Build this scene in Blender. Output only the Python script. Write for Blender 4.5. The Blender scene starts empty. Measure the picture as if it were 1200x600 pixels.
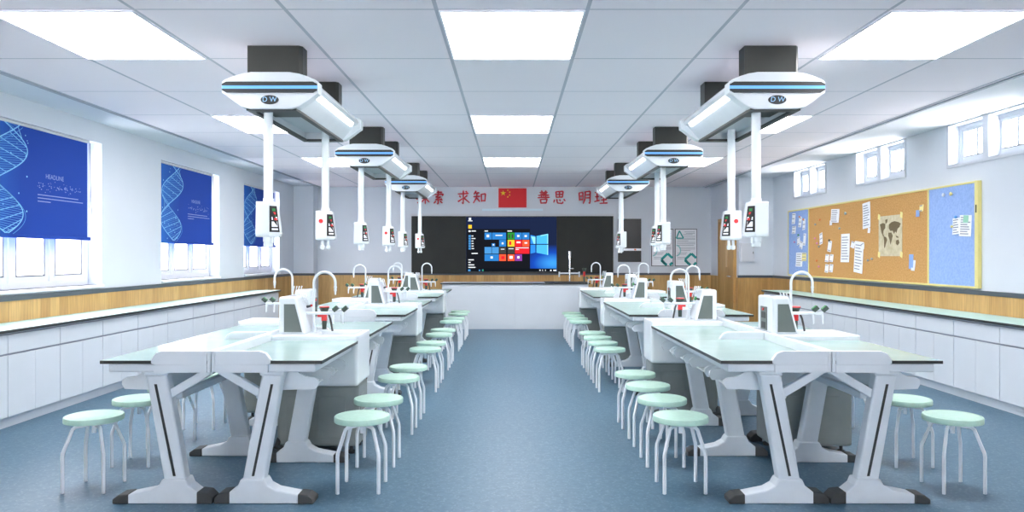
import bpy, bmesh, math, random
from mathutils import Vector, Matrix
random.seed(7)
SC = bpy.context.scene
COL = SC.collection
PI = math.pi

# ------------------------------------------------------------------ materials
def lin(c):
    c /= 255.0
    return c/12.92 if c <= .04045 else ((c+.055)/1.055)**2.4
def rgb(r, g, b): return (lin(r), lin(g), lin(b), 1)
MATS = {}
def mat(name, col, rough=.5, metal=0, emit=None, es=0, spec=.5, coat=0):
    m = bpy.data.materials.new(name); m.use_nodes = True
    b = m.node_tree.nodes['Principled BSDF']
    b.inputs['Base Color'].default_value = rgb(*col)
    b.inputs['Roughness'].default_value = rough
    b.inputs['Metallic'].default_value = metal
    b.inputs['Specular IOR Level'].default_value = spec
    b.inputs['Coat Weight'].default_value = coat
    if emit:
        b.inputs['Emission Color'].default_value = rgb(*emit)
        b.inputs['Emission Strength'].default_value = es
    MATS[name] = m
    return m
def N(m, t, **kw):
    n = m.node_tree.nodes.new(t)
    for k, v in kw.items(): setattr(n, k, v)
    return n
def L(m, a, b): m.node_tree.links.new(a, b)
def bs(m): return m.node_tree.nodes['Principled BSDF']
def noisy(m, c1, c2, scale, detail=3, lo=.35, hi=.65, vec=(1, 1, 1)):
    tc = N(m, 'ShaderNodeTexCoord'); mp = N(m, 'ShaderNodeMapping'); mp.inputs['Scale'].default_value = vec
    nz = N(m, 'ShaderNodeTexNoise'); nz.inputs['Scale'].default_value = scale; nz.inputs['Detail'].default_value = detail
    rp = N(m, 'ShaderNodeValToRGB'); rp.color_ramp.elements[0].position = lo; rp.color_ramp.elements[1].position = hi
    rp.color_ramp.elements[0].color = rgb(*c1); rp.color_ramp.elements[1].color = rgb(*c2)
    L(m, tc.outputs['Object'], mp.inputs['Vector']); L(m, mp.outputs[0], nz.inputs['Vector'])
    L(m, nz.outputs['Fac'], rp.inputs[0]); L(m, rp.outputs[0], bs(m).inputs['Base Color'])
    return m

WHITE = mat('white_laminate', (236, 239, 244), .32)
noisy(WHITE, (216, 223, 228), (220, 227, 232), 3)
PLASTIC = mat('white_plastic', (240, 243, 248), .22)
noisy(PLASTIC, (222, 228, 232), (226, 232, 236), 5)
STEEL = mat('white_powder_coat', (232, 236, 242), .35)
noisy(STEEL, (216, 223, 228), (221, 228, 233), 9)
CABW = mat('cabinet_white', (234, 237, 243), .38)
noisy(CABW, (212, 219, 225), (216, 223, 229), 2)
GAP = mat('shadow_gap_grey', (150, 156, 168), .6)
STOOLW = mat('stool_leg_white', (240, 243, 247), .35)
noisy(STOOLW, (237, 241, 245), (242, 245, 249), 9)
FRAMEDIM = mat('window_frame_white_dimmed', (196, 201, 209), .4)  # white frames, colour darkened to hold back the glare at the right windows
CTOP = mat('mint_counter', (196, 228, 214), .5, spec=.12)
noisy(CTOP, (192, 222, 213), (198, 228, 219), 4)
MINT = mat('mint_worktop', (196, 228, 214), .22, spec=.3)
noisy(MINT, (154, 181, 176), (159, 186, 181), 6)
SEAT = mat('mint_seat', (182, 220, 200), .38)
noisy(SEAT, (184, 220, 202), (192, 227, 210), 30)
BLACK = mat('black_edge', (44, 48, 48), .45)
RUBBER = mat('dark_rubber', (62, 64, 64), .6)
DKGREY = mat('grey_green_panel', (96, 106, 102), .45)
noisy(DKGREY, (93, 103, 99), (99, 109, 105), 8)
CHAR = mat('charcoal_metal', (62, 64, 61), .5)
noisy(CHAR, (46, 48, 44), (51, 53, 49), 4)
SINKC = mat('under_sink_cabinet', (88, 95, 93), .5)
noisy(SINKC, (128, 136, 134), (136, 144, 142), 5)
RED = mat('red_plastic', (214, 44, 44), .35)
HANDLE = mat('dark_green_handle', (62, 78, 70), .5)
GREEN = mat('green_plastic', (30, 128, 62), .4)
BLUEL = mat('blue_light_strip', (90, 150, 225), .4, emit=(96, 156, 235), es=.55)
LEDW = mat('led_tube', (255, 255, 255), .4, emit=(255, 255, 255), es=2.0)
PANELW = mat('ceiling_diffuser', (255, 255, 255), .5, emit=(255, 251, 252), es=11.5)
LOGOT = mat('logo_pale_blue', (150, 200, 235), .4)
WALL = mat('wall_paint', (236, 238, 241), .75, spec=.2)
noisy(WALL, (209, 215, 222), (213, 219, 226), 1.2)
DTRIM = mat('dark_trim', (78, 86, 92), .5)
FRAMEW = mat('window_frame_white', (240, 243, 248), .35)
GASKET = mat('window_gasket', (90, 92, 98), .5)
GLASS = mat('glass', (255, 255, 255), .02)
_n = GLASS.node_tree
_tr = _n.nodes.new('ShaderNodeBsdfTransparent'); _gl = _n.nodes.new('ShaderNodeBsdfGlossy'); _gl.inputs['Roughness'].default_value = .02
_mx = _n.nodes.new('ShaderNodeMixShader'); _mx.inputs[0].default_value = .05
_n.links.new(_tr.outputs[0], _mx.inputs[1]); _n.links.new(_gl.outputs[0], _mx.inputs[2])
_n.links.new(_mx.outputs[0], _n.nodes['Material Output'].inputs['Surface'])
PAPER = mat('paper_white', (240, 242, 246), .7)
INK = mat('ink_grey', (150, 155, 165), .8)
YFRAME = mat('pale_yellow_frame', (226, 214, 140), .5)
BLUEF = mat('blue_felt', (120, 156, 216), .85, spec=.15)
noisy(BLUEF, (142, 170, 220), (156, 183, 230), 40)
CORK = mat('cork', (200, 144, 74), .85, spec=.15)
noisy(CORK, (190, 144, 86), (210, 164, 106), 60, 6)
BOARD = mat('blackboard', (50, 52, 50), .6, spec=.25)
noisy(BOARD, (48, 50, 48), (52, 54, 51), 3)
BLK = mat('black_gloss', (28, 27, 26), .35)
TEAL = mat('teal_print', (42, 160, 156), .6)
TEALP = mat('pale_teal_print', (150, 205, 205), .6)
FLAGR = mat('flag_red', (222, 32, 40), .6)
FLAGY = mat('flag_yellow', (250, 215, 40), .6)
CHARR = mat('red_acrylic', (206, 54, 66), .5)
BLINDB = mat('blind_blue', (30, 66, 176), .7, spec=.2)
def mk_blind(m):
    tc = N(m, 'ShaderNodeTexCoord'); sp = N(m, 'ShaderNodeSeparateXYZ'); L(m, tc.outputs['Object'], sp.inputs[0])
    nz = N(m, 'ShaderNodeTexNoise'); nz.inputs['Scale'].default_value = 1.6; L(m, tc.outputs['Object'], nz.inputs['Vector'])
    a = N(m, 'ShaderNodeMath', operation='MULTIPLY_ADD'); a.inputs[1].default_value = .5; L(m, nz.outputs['Fac'], a.inputs[0]); L(m, sp.outputs[1], a.inputs[2])
    rp = N(m, 'ShaderNodeMapRange'); rp.inputs[1].default_value = -.62; rp.inputs[2].default_value = -.05; L(m, a.outputs[0], rp.inputs[0])
    cr = N(m, 'ShaderNodeValToRGB'); e = cr.color_ramp.elements
    e[0].color = rgb(46, 112, 196); e[1].color = rgb(30, 68, 160)
    L(m, rp.outputs[0], cr.inputs[0]); L(m, cr.outputs[0], bs(m).inputs['Base Color'])
mk_blind(BLINDB)
DNAC = mat('print_light_blue', (140, 208, 242), .7)
DNAD = mat('print_mid_blue', (84, 158, 222), .7)
PRINTL = mat('print_lilac', (150, 165, 215), .7)
CORD = mat('grey_cord', (120, 122, 128), .5)
GREYBOX = mat('light_grey_metal', (205, 208, 212), .4)
BRASS = mat('brushed_gold', (225, 190, 130), .35, metal=.4)
CHROME = mat('chrome', (225, 228, 232), .18, metal=.9)
MAPP = mat('parchment', (206, 196, 164), .8)
noisy(MAPP, (196, 185, 150), (216, 207, 178), 14, 4)
MAPB = mat('map_brown', (112, 96, 66), .8)
NOTEB = mat('blue_note', (140, 172, 224), .7)
NOTEY = mat('yellow_note', (236, 224, 150), .7)
NOTEG = mat('green_note', (150, 205, 180), .7)
PINK = mat('pink_pin', (232, 150, 190), .4)
ORNG = mat('orange_pin', (230, 130, 60), .4)
GREYP = mat('grey_pin', (150, 165, 165), .4)
EXT = mat('pale_facade', (206, 198, 214), .8)
EXT2 = mat('pale_facade_windows', (170, 180, 205), .5)

# floor: blue vinyl with fine speckle
FLOOR = mat('blue_vinyl', (110, 145, 170), .42, spec=.35)
def mk_floor(m):
    tc = N(m, 'ShaderNodeTexCoord')
    v = N(m, 'ShaderNodeTexVoronoi'); v.inputs['Scale'].default_value = 90
    n = N(m, 'ShaderNodeTexNoise'); n.inputs['Scale'].default_value = 26; n.inputs['Detail'].default_value = 5
    L(m, tc.outputs['Object'], v.inputs['Vector']); L(m, tc.outputs['Object'], n.inputs['Vector'])
    r1 = N(m, 'ShaderNodeValToRGB')
    e = r1.color_ramp.elements
    e[0].position = .32; e[0].color = rgb(72, 104, 125)
    e[1].position = .68; e[1].color = rgb(86, 117, 136)
    L(m, n.outputs['Fac'], r1.inputs[0])
    sep = N(m, 'ShaderNodeSeparateColor'); L(m, v.outputs['Color'], sep.inputs[0])
    r2 = N(m, 'ShaderNodeValToRGB'); r2.color_ramp.elements[0].position = .88; r2.color_ramp.elements[1].position = .9
    L(m, sep.outputs[0], r2.inputs[0])
    mx = N(m, 'ShaderNodeMix', data_type='RGBA'); mx.inputs[7].default_value = rgb(101, 129, 146)
    L(m, r2.outputs[0], mx.inputs[0]); L(m, r1.outputs[0], mx.inputs[6])
    L(m, mx.outputs[2], bs(m).inputs['Base Color'])
mk_floor(FLOOR)

# oak boards, vertical, along any wall (x+y runs along the wall)
OAK = mat('oak_panel', (196, 156, 98), .45)
def mk_oak(m, w=.145):
    tc = N(m, 'ShaderNodeTexCoord'); s = N(m, 'ShaderNodeSeparateXYZ'); L(m, tc.outputs['Object'], s.inputs[0])
    a = N(m, 'ShaderNodeMath', operation='ADD'); L(m, s.outputs[0], a.inputs[0]); L(m, s.outputs[1], a.inputs[1])
    d = N(m, 'ShaderNodeMath', operation='DIVIDE'); d.inputs[1].default_value = w; L(m, a.outputs[0], d.inputs[0])
    f = N(m, 'ShaderNodeMath', operation='FLOOR'); L(m, d.outputs[0], f.inputs[0])
    wn = N(m, 'ShaderNodeTexWhiteNoise', noise_dimensions='1D'); L(m, f.outputs[0], wn.inputs['W'])
    r = N(m, 'ShaderNodeValToRGB')
    r.color_ramp.elements[0].color = rgb(188, 146, 84); r.color_ramp.elements[1].color = rgb(214, 174, 112)
    L(m, wn.outputs['Value'], r.inputs[0])
    mp = N(m, 'ShaderNodeMapping'); mp.inputs['Scale'].default_value = (14, 14, 1.2); L(m, tc.outputs['Object'], mp.inputs[0])
    nz = N(m, 'ShaderNodeTexNoise'); nz.inputs['Scale'].default_value = 3; nz.inputs['Detail'].default_value = 4
    L(m, mp.outputs[0], nz.inputs['Vector'])
    r2 = N(m, 'ShaderNodeValToRGB'); r2.color_ramp.elements[0].position = .3; r2.color_ramp.elements[1].position = .7
    r2.color_ramp.elements[0].color = (.78, .78, .78, 1); r2.color_ramp.elements[1].color = (1.05, 1.05, 1.05, 1)
    L(m, nz.outputs['Fac'], r2.inputs[0])
    mx = N(m, 'ShaderNodeMix', data_type='RGBA', blend_type='MULTIPLY'); mx.inputs[0].default_value = 1
    L(m, r.outputs[0], mx.inputs[6]); L(m, r2.outputs[0], mx.inputs[7])
    L(m, mx.outputs[2], bs(m).inputs['Base Color'])
mk_oak(OAK)

# ceiling tiles: a grid of real tile size
GX, GY, GX0, GY0 = .8775, 1.085, .43875, 4.354
CEIL = mat('ceiling_tile', (216, 219, 224), .8, spec=.2)
def mk_ceil(m):
    tc = N(m, 'ShaderNodeTexCoord'); s = N(m, 'ShaderNodeSeparateXYZ'); L(m, tc.outputs['Object'], s.inputs[0])
    outs = []
    for k, (p, o, w) in enumerate(((GX, GX0, .012), (GY, GY0, .007))):
        a = N(m, 'ShaderNodeMath', operation='SUBTRACT'); a.inputs[1].default_value = o - p*40; L(m, s.outputs[k], a.inputs[0])
        b = N(m, 'ShaderNodeMath', operation='MODULO'); b.inputs[1].default_value = p; L(m, a.outputs[0], b.inputs[0])
        c = N(m, 'ShaderNodeMath', operation='SUBTRACT'); c.inputs[1].default_value = p/2; L(m, b.outputs[0], c.inputs[0])
        d = N(m, 'ShaderNodeMath', operation='ABSOLUTE'); L(m, c.outputs[0], d.inputs[0])
        e = N(m, 'ShaderNodeMath', operation='GREATER_THAN'); e.inputs[1].default_value = p/2 - w; L(m, d.outputs[0], e.inputs[0])
        outs.append(e.outputs[0])
    mxm = N(m, 'ShaderNodeMath', operation='MAXIMUM'); L(m, outs[0], mxm.inputs[0]); L(m, outs[1], mxm.inputs[1])
    mx = N(m, 'ShaderNodeMix', data_type='RGBA'); mx.inputs[6].default_value = rgb(254, 245, 249); mx.inputs[7].default_value = rgb(200, 198, 206)
    L(m, mxm.outputs[0], mx.inputs[0]); L(m, mx.outputs[2], bs(m).inputs['Base Color'])
mk_ceil(CEIL)
SOFFIT = mat('soffit_white', (224, 227, 232), .75, spec=.2)
noisy(SOFFIT, (222, 225, 230), (226, 229, 234), 1)

def emis(name, col, s=1.0):
    m = bpy.data.materials.new(name); m.use_nodes = True
    nt = m.node_tree; nt.nodes.remove(nt.nodes['Principled BSDF'])
    e = nt.nodes.new('ShaderNodeEmission'); e.inputs[0].default_value = rgb(*col); e.inputs[1].default_value = s
    nt.links.new(e.outputs[0], nt.nodes['Material Output'].inputs[0])
    return m

# ------------------------------------------------------------------ mesh builder
class MB:
    def __init__(s): s.v = []; s.f = []; s.m = []; s.sm = []
    def add(s, vs, fs, mi=0, M=None, smooth=False):
        o = len(s.v)
        s.v += [tuple(M @ Vector(v)) if M is not None else tuple(v) for v in vs]
        for f in fs:
            s.f.append([i+o for i in f]); s.m.append(mi); s.sm.append(smooth)
        return s
    def box(s, x0, x1, y0, y1, z0, z1, mi=0, M=None, top=None):
        vs = [(x0, y0, z0), (x1, y0, z0), (x1, y1, z0), (x0, y1, z0), (x0, y0, z1), (x1, y0, z1), (x1, y1, z1), (x0, y1, z1)]
        s.add(vs, [(3, 2, 1, 0), (0, 1, 5, 4), (1, 2, 6, 5), (2, 3, 7, 6), (3, 0, 4, 7)], mi, M)
        s.add(vs[4:], [(0, 1, 2, 3)], mi if top is None else top, M)
        return s
    def prism(s, pts, ax, a, b, mi=0, M=None, smooth=False):
        def P(p, t): return (p[0], t, p[1]) if ax == 'y' else ((t, p[0], p[1]) if ax == 'x' else (p[0], p[1], t))
        n = len(pts)
        s.add([P(p, a) for p in pts] + [P(p, b) for p in pts], [tuple(range(n))[::-1], tuple(range(n, 2*n))] , mi, M)
        s.add([P(p, a) for p in pts] + [P(p, b) for p in pts], [(i, (i+1) % n, n+(i+1) % n, n+i) for i in range(n)], mi, M, smooth)
        return s
    def loft(s, rings, mi=0, cap=True, M=None, smooth=False):
        n = len(rings[0]); vs = [p for r in rings for p in r]; fs = []
        for k in range(len(rings)-1):
            fs += [(k*n+i, k*n+(i+1) % n, (k+1)*n+(i+1) % n, (k+1)*n+i) for i in range(n)]
        s.add(vs, fs, mi, M, smooth)
        if cap:
            s.add(rings[0], [tuple(range(n))[::-1]], mi, M); s.add(rings[-1], [tuple(range(n))], mi, M)
        return s
    def tube(s, path, r, n=10, mi=0, M=None, smooth=True, rot=0):
        path = [Vector(p) for p in path]; rs = r if isinstance(r, (list, tuple)) else [r]*len(path)
        rings = []; up = None
        for i, p in enumerate(path):
            if i == 0: t = path[1]-p
            elif i == len(path)-1: t = p-path[i-1]
            else: t = (path[i+1]-p).normalized() + (p-path[i-1]).normalized()
            t.normalize()
            if up is None:
                up = Vector((0, 0, 1)) if abs(t.z) < .9 else Vector((0, 1, 0))
            x = up.cross(t).normalized(); y = t.cross(x).normalized(); up = y
            rings.append([tuple(p + (x*math.cos(2*PI*k/n+rot) + y*math.sin(2*PI*k/n+rot))*rs[i]) for k in range(n)])
        return s.loft(rings, mi, True, M, smooth)
    def lathe(s, c, prof, n=24, mi=0, M=None, smooth=True):
        rings = [[(c[0]+r*math.cos(2*PI*k/n), c[1]+r*math.sin(2*PI*k/n), c[2]+z) for k in range(n)] for r, z in prof]
        return s.loft(rings, mi, True, M, smooth)
    def strip(s, pts, w, ax, t0, t1, mi=0):
        """a line of given width drawn on a wall plane; pts are (a, z), ax the wall's normal, t0..t1 its thickness"""
        for (a, b) in zip(pts[:-1], pts[1:]):
            d = Vector((b[0]-a[0], b[1]-a[1]))
            if d.length < 1e-6: continue
            d.normalize(); n = Vector((-d.y, d.x))*w/2
            s.prism([(a[0]-n.x, a[1]-n.y), (b[0]-n.x, b[1]-n.y), (b[0]+n.x, b[1]+n.y), (a[0]+n.x, a[1]+n.y)], ax, t0, t1, mi)
        return s
    def build(s, name, mats, parent=None, origin=(0, 0, 0), bevel=0, seg=2):
        if not isinstance(mats, (list, tuple)): mats = [mats]
        bm = bmesh.new(); ox, oy, oz = origin
        vs = [bm.verts.new((x-ox, y-oy, z-oz)) for x, y, z in s.v]
        for f, mi, sm in zip(s.f, s.m, s.sm):
            try: fc = bm.faces.new([vs[i] for i in f])
            except ValueError: continue
            fc.material_index = mi; fc.smooth = sm
        bmesh.ops.remove_doubles(bm, verts=bm.verts, dist=1e-6)
        bmesh.ops.recalc_face_normals(bm, faces=bm.faces)
        for e in bm.edges:
            if len(e.link_faces) == 2 and e.calc_face_angle(0) > .65: e.smooth = False
        me = bpy.data.meshes.new(name); bm.to_mesh(me); bm.free()
        for m in mats: me.materials.append(m)
        o = bpy.data.objects.new(name, me); COL.objects.link(o)
        if parent: o.parent = parent
        else: o.location = origin
        if bevel:
            md = o.modifiers.new('bevel', 'BEVEL'); md.width = bevel; md.segments = seg; md.limit_method = 'ANGLE'; md.angle_limit = math.radians(35)
        return o

def tag(o, label, cat, group=None):
    o['label'] = label; o['category'] = cat
    if group: o['group'] = group
    return o
def thing(name, loc, label, cat, group=None, rz=0):
    o = bpy.data.objects.new(name, None); COL.objects.link(o); o.empty_display_size = .1
    o.location = loc; o.rotation_euler = (0, 0, rz)
    return tag(o, label, cat, group)
def struct(o):
    o['kind'] = 'structure'; return o
KIDS = {}
def copy_tree(o, parent=None):
    c = o.copy(); COL.objects.link(c)
    if parent: c.parent = parent
    for ch in list(o.children): copy_tree(ch, c)
    return c
def text_mesh(body, size, mb, place, mi=0, depth=0, shear=0):
    """adds filled lettering to a builder; place maps (x, y) of the text plane (centred) and depth to 3-D"""
    cu = bpy.data.curves.new('lettering', 'FONT'); cu.body = body; cu.size = size; cu.align_x = 'CENTER'; cu.align_y = 'CENTER'; cu.shear = shear
    ob = bpy.data.objects.new('lettering', cu); COL.objects.link(ob)
    bpy.context.view_layer.update()
    ev = ob.evaluated_get(bpy.context.evaluated_depsgraph_get()); me = ev.to_mesh()
    mb.add([place(v.co.x, v.co.y) for v in me.vertices], [tuple(p.vertices) for p in me.polygons], mi)
    ev.to_mesh_clear(); bpy.data.objects.remove(ob); bpy.data.curves.remove(cu)

# ------------------------------------------------------------------ room
XL, XR, YB, YF, H = -4.42, 4.75, 15.54, -2.6, 2.79
WT = .25
FZ = (.9, 2.1); FILLWIN = [(-2.7, -1.3), (1.4, 2.8)]  # unseen openings behind the camera, added to let in fill light
LW = [(6.2, 8.09), (9.46, 11.34), (12.38, 14.27)]; LZ = (1.055, 2.57)
RW = [(6.9, 8.15), (9.08, 10.33), (11.37, 12.6)]; RZ = (2.345, 2.765)
struct(MB().box(XL-WT, XR+WT, YF-WT, YB+WT, -.12, 0).build('floor', FLOOR))
c_ = MB().box(XL-WT, XR+WT, YF-WT, YB+WT, H, H+.1)
struct(c_.build('ceiling', CEIL))
def holed_wall(name, x0, x1, wins, zr):
    b = MB(); y = YF-WT
    for a, c in wins:
        b.box(x0, x1, y, a, 0, H); b.box(x0, x1, a, c, 0, zr[0]); b.box(x0, x1, a, c, zr[1], H); y = c
    b.box(x0, x1, y, YB+WT, 0, H)
    return struct(b.build(name, WALL))
holed_wall('wall_left', XL-WT, XL, LW, LZ)
holed_wall('wall_right', XR, XR+WT, RW, RZ)
struct(MB().box(XL, XR, YB, YB+WT, 0, H).build('wall_back', WALL))
fw = MB().box(XL, XR, YF-WT, YF, 0, FZ[0]).box(XL, XR, YF-WT, YF, FZ[1], H); x_ = XL
for a, c in FILLWIN:
    fw.box(x_, a, YF-WT, YF, *FZ); x_ = c
fw.box(x_, XR, YF-WT, YF, *FZ)
struct(fw.build('wall_front', WALL))
# pier in the left back corner and the boxed-out block at the right back corner
struct(MB().box(XL, -4.02, 15.2, YB, 0, H).build('wall_pier', WALL))
BX, BY = 4.12, 13.65
bw = MB().box(BX, XR, BY, YB, 0, H)
struct(bw.build('wall_corner_block', WALL))
# soffit strips beside the walls and grey trims painting the shadow line beside tiles
struct(MB().box(XL, -3.97, YF, YB, H-.006, H).build('ceiling_margin_left', SOFFIT))
struct(MB().box(4.0, XR, YF, YB, H-.006, H).build('ceiling_margin_right', SOFFIT))
CSHADE = mat('ceiling_edge_shadow', (170, 176, 184), .6)
struct(MB().box(-3.985, -3.955, YF, YB, H-.014, H-.001).build('shadow_trim_1', CSHADE))
struct(MB().box(3.985, 4.015, YF, YB, H-.014, H-.001).build('shadow_trim_2', CSHADE))
# oak wainscot with a dark cap rail
t = .02; WZ = .965
def wains(name, x0, x1, y0, y1): struct(MB().box(x0, x1, y0, y1, 0, WZ).build(name, OAK))
def capr(name, x0, x1, y0, y1): struct(MB().box(x0, x1, y0, y1, WZ, WZ+.045).build(name, DTRIM))
e_ = .028
wains('wall_left_panelling', XL, XL+t, YF, 15.2); capr('trim_3', XL, XL+e_, YF, 15.2)
wains('wall_pier_panelling', XL+t, -4.02+t, 15.2-t, 15.2); capr('trim_4', XL+t, -4.02+e_, 15.2-e_, 15.2)
wains('wall_back_panelling', -4.0, BX-t, YB-t, YB); capr('trim_5', -4.0, BX-t, YB-e_, YB)
wains('wall_block_panelling', BX-t, XR-t, BY-t, BY); capr('trim_6', BX-t, XR-t, BY-e_, BY)
wains('wall_right_panelling', XR-t, XR, YF, BY); capr('trim_7', XR-e_, XR, YF, BY)
struct(MB().box(BX-t, BX, BY, 13.78, 0, WZ).box(BX-t, BX, 14.82, YB-t, 0, WZ).build('wall_block_side_panelling', OAK))

# door in the side of the corner block
dr = struct(MB().box(BX-.045, BX-.005, 13.84, 14.76, 0.005, 2.02).build('door_1', OAK, bevel=.004))
fr = MB().box(BX-.06, BX, 13.78, 13.84, 0, 2.08).box(BX-.06, BX, 14.76, 14.82, 0, 2.08).box(BX-.06, BX, 13.84, 14.76, 2.02, 2.08)
fr.build('door_frame', OAK, dr, bevel=.004)
MB().box(BX-.05, BX-.044, 14.2, 14.32, 1.15, 1.9).build('vision_panel', BRASS, dr)
MB().tube([(BX-.045, 13.93, .98), (BX-.09, 13.93, .98), (BX-.09, 14.06, .98)], .012, 8).build('handle', CHROME, dr)

# windows on the left: three sashes each
for k, (a, b) in enumerate(LW):
    x1, x0 = XL-.15, XL-.21
    z0, z1 = LZ
    f = MB().box(x0, x1, a, b, z0, z0+.06).box(x0, x1, a, b, z1-.06, z1).box(x0, x1, a, a+.05, z0+.06, z1-.06).box(x0, x1, b-.05, b, z0+.06, z1-.06)
    w = (b-a-.1)/3
    for j in (1, 2):
        f.box(x0-.005, x1+.005, a+.05+j*w-.035, a+.05+j*w+.035, z0+.06, z1-.06)
    wo = struct(f.build('window_%d' % (k+1), FRAMEW))
    for j in range(3):
        s0, s1 = a+.05+j*w+(.035 if j else 0), a+.05+(j+1)*w-(.035 if j < 2 else 0)
        xa, xb = XL-.2, XL-.16; q = .05
        sh = MB().box(xa, xb, s0, s1, z0+.06, z0+.06+q).box(xa, xb, s0, s1, z1-.06-q, z1-.06).box(xa, xb, s0, s0+q, z0+.06+q, z1-.06-q).box(xa, xb, s1-q, s1, z0+.06+q, z1-.06-q)
        so = sh.build('sash', FRAMEW, wo)
        g0, g1, h0, h1 = s0+q, s1-q, z0+.06+q, z1-.06-q; gk = .012
        MB().box(xb-.012, xb+.003, g0, g1, h0, h0+gk).box(xb-.012, xb+.003, g0, g1, h1-gk, h1).box(xb-.012, xb+.003, g1-gk, g1, h0+gk, h1-gk).box(xb-.012, xb+.003, g0, g0+gk, h0+gk, h1-gk).build('gasket', GASKET, so)
        MB().box(XL-.183, XL-.178, g0, g1, h0, h1).build('pane', GLASS, so)
    MB().box(XL-.15, XL+.03, a-.0, b+.0, z0-.03, z0).build('sill', FRAMEW, wo, bevel=.004)
# small high windows on the right
for k, (a, b) in enumerate(RW):
    z0, z1 = RZ; x0, x1 = XR+.1, XR+.16
    f = MB().box(x0, x1, a, b, z0, z0+.04).box(x0, x1, a, b, z1-.04, z1).box(x0, x1, a, a+.04, z0+.04, z1-.04).box(x0, x1, b-.04, b, z0+.04, z1-.04)
    mid = (a+b)/2
    wo = struct(f.build('window_%d' % (k+4), FRAMEDIM))
    MB().box(XR-.01, x1, mid-.05, mid+.05, z0+.0, z1-.0).build('centre_post', FRAMEDIM, wo, bevel=.004)
    for s0, s1 in ((a+.04, mid-.05), (mid+.05, b-.04)):
        q = .035; xa, xb = XR+.11, XR+.15
        so = MB().box(xa, xb, s0, s1, z0+.04, z0+.04+q).box(xa, xb, s0, s1, z1-.04-q, z1-.04).box(xa, xb, s0, s0+q, z0+.04+q, z1-.04-q).box(xa, xb, s1-q, s1, z0+.04+q, z1-.04-q).box(xa, xb, (s0+s1)/2-.012, (s0+s1)/2+.012, z0+.04+q, z1-.04-q).build('sash', FRAMEDIM, wo)
        MB().box(xa-.003, xa+.01, s0+q, s1-q, z0+.04+q, z0+.05+q).box(xa-.003, xa+.01, (s0+s1)/2-.017, (s0+s1)/2-.012, z0+.05+q, z1-.04-q).build('gasket', GASKET, so)
        MB().box(XR+.128, XR+.133, s0+q, s1-q, z0+.04+q, z1-.04-q).build('pane', GLASS, so)
    c = .035
    MB().box(XR-.015, XR-.001, a-c, b+c, z0-c, z0).box(XR-.015, XR-.001, a-c, a, z0, z1).box(XR-.015, XR-.001, b, b+c, z0, z1).build('casing', FRAMEDIM, wo)

# ------------------------------------------------------------------ ceiling lights
def ceil_light(x, y):
    o = thing('ceiling_light', (x, y, H), '', 'ceiling light', 'lit panels in the tiled ceiling')
    w, d = GX/2-.012, GY/2-.01
    MB().box(-w, w, -d, -d+.012, -.012, -.001).box(-w, w, d-.012, d, -.012, -.001).box(-w, -w+.012, -d+.012, d-.012, -.012, -.001).box(w-.012, w, -d+.012, d-.012, -.012, -.001).build('frame', FRAMEW, o)
    MB().box(-w+.012, w-.012, -d+.012, d-.012, -.008, -.002).build('diffuser', PANELW, o)
    return o
cl0 = None
for iy, yn in enumerate(('nearest', 'middle', 'farthest')):
    y = GY0 + GY/2 + 3*GY*iy
    for ix, xn in ((-3, 'left'), (0, 'middle'), (3, 'right')):
        if cl0 is None: o = cl0 = ceil_light(ix*GX, y)
        else:
            o = copy_tree(cl0); o.location = (ix*GX, y, H)
        o['label'] = '%s bright white ceiling panel of the %s row running down the room' % (yn, xn)

# ------------------------------------------------------------------ lab islands
CX = {'left': -1.64, 'right': 1.743}
Y0 = {'nearest': 4.09, 'middle': 7.29, 'farthest': 10.49}
TZ = .79; HW = .605
def leg_frame(s, v, face, org, root):
    """slanted leg with flared foot; face -1: groove looks at the camera"""
    y0, y1 = (v, v+.075)
    b = MB().prism([(s*.262, .71), (s*.378, .71), (s*.275, .12), (s*.155, .12)], 'y', y0, y1)
    b.prism([(s*.25, .70), (s*.39, .70), (s*.385, .735), (s*.25, .735)], 'y', y0-.006, y1+.006)
    lg = b.build('leg', STEEL, root, org, bevel=.012)
    ft = MB().prism([(s*.085, 0), (s*.47, 0), (s*.47, .05), (s*.345, .075), (s*.30, .10), (s*.28, .135), (s*.15, .135), (s*.135, .10), (s*.10, .072), (s*.085, .062)], 'y', y0-.012, y1+.012)
    ft.build('foot', STEEL, lg, org, bevel=.008)
    for lst in ([(s*.004, 0), (s*.09, 0), (s*.09, .066), (s*.035, .06), (s*.004, .03)], [(s*.552, 0), (s*.465, 0), (s*.465, .054), (s*.52, .048), (s*.552, .025)]):
        MB().prism(lst, 'y', y0-.016, y1+.016).build('foot_cap', RUBBER, lg, org, bevel=.006)
    yg = y0-.003 if face < 0 else y1-.004
    if v < .1: MB().prism([(s*.313, .655), (s*.327, .655), (s*.223, .15), (s*.209, .15)], 'y', yg, yg+.007).build('groove', BLACK, lg, org)
    MB().prism([(s*.24, .575), (s*.265, .615), (s*.06, .735), (s*.012, .735), (s*.012, .71)], 'y', y0+.018, y1-.018).build('strut', STEEL, lg, org, bevel=.006)
    return lg
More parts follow.
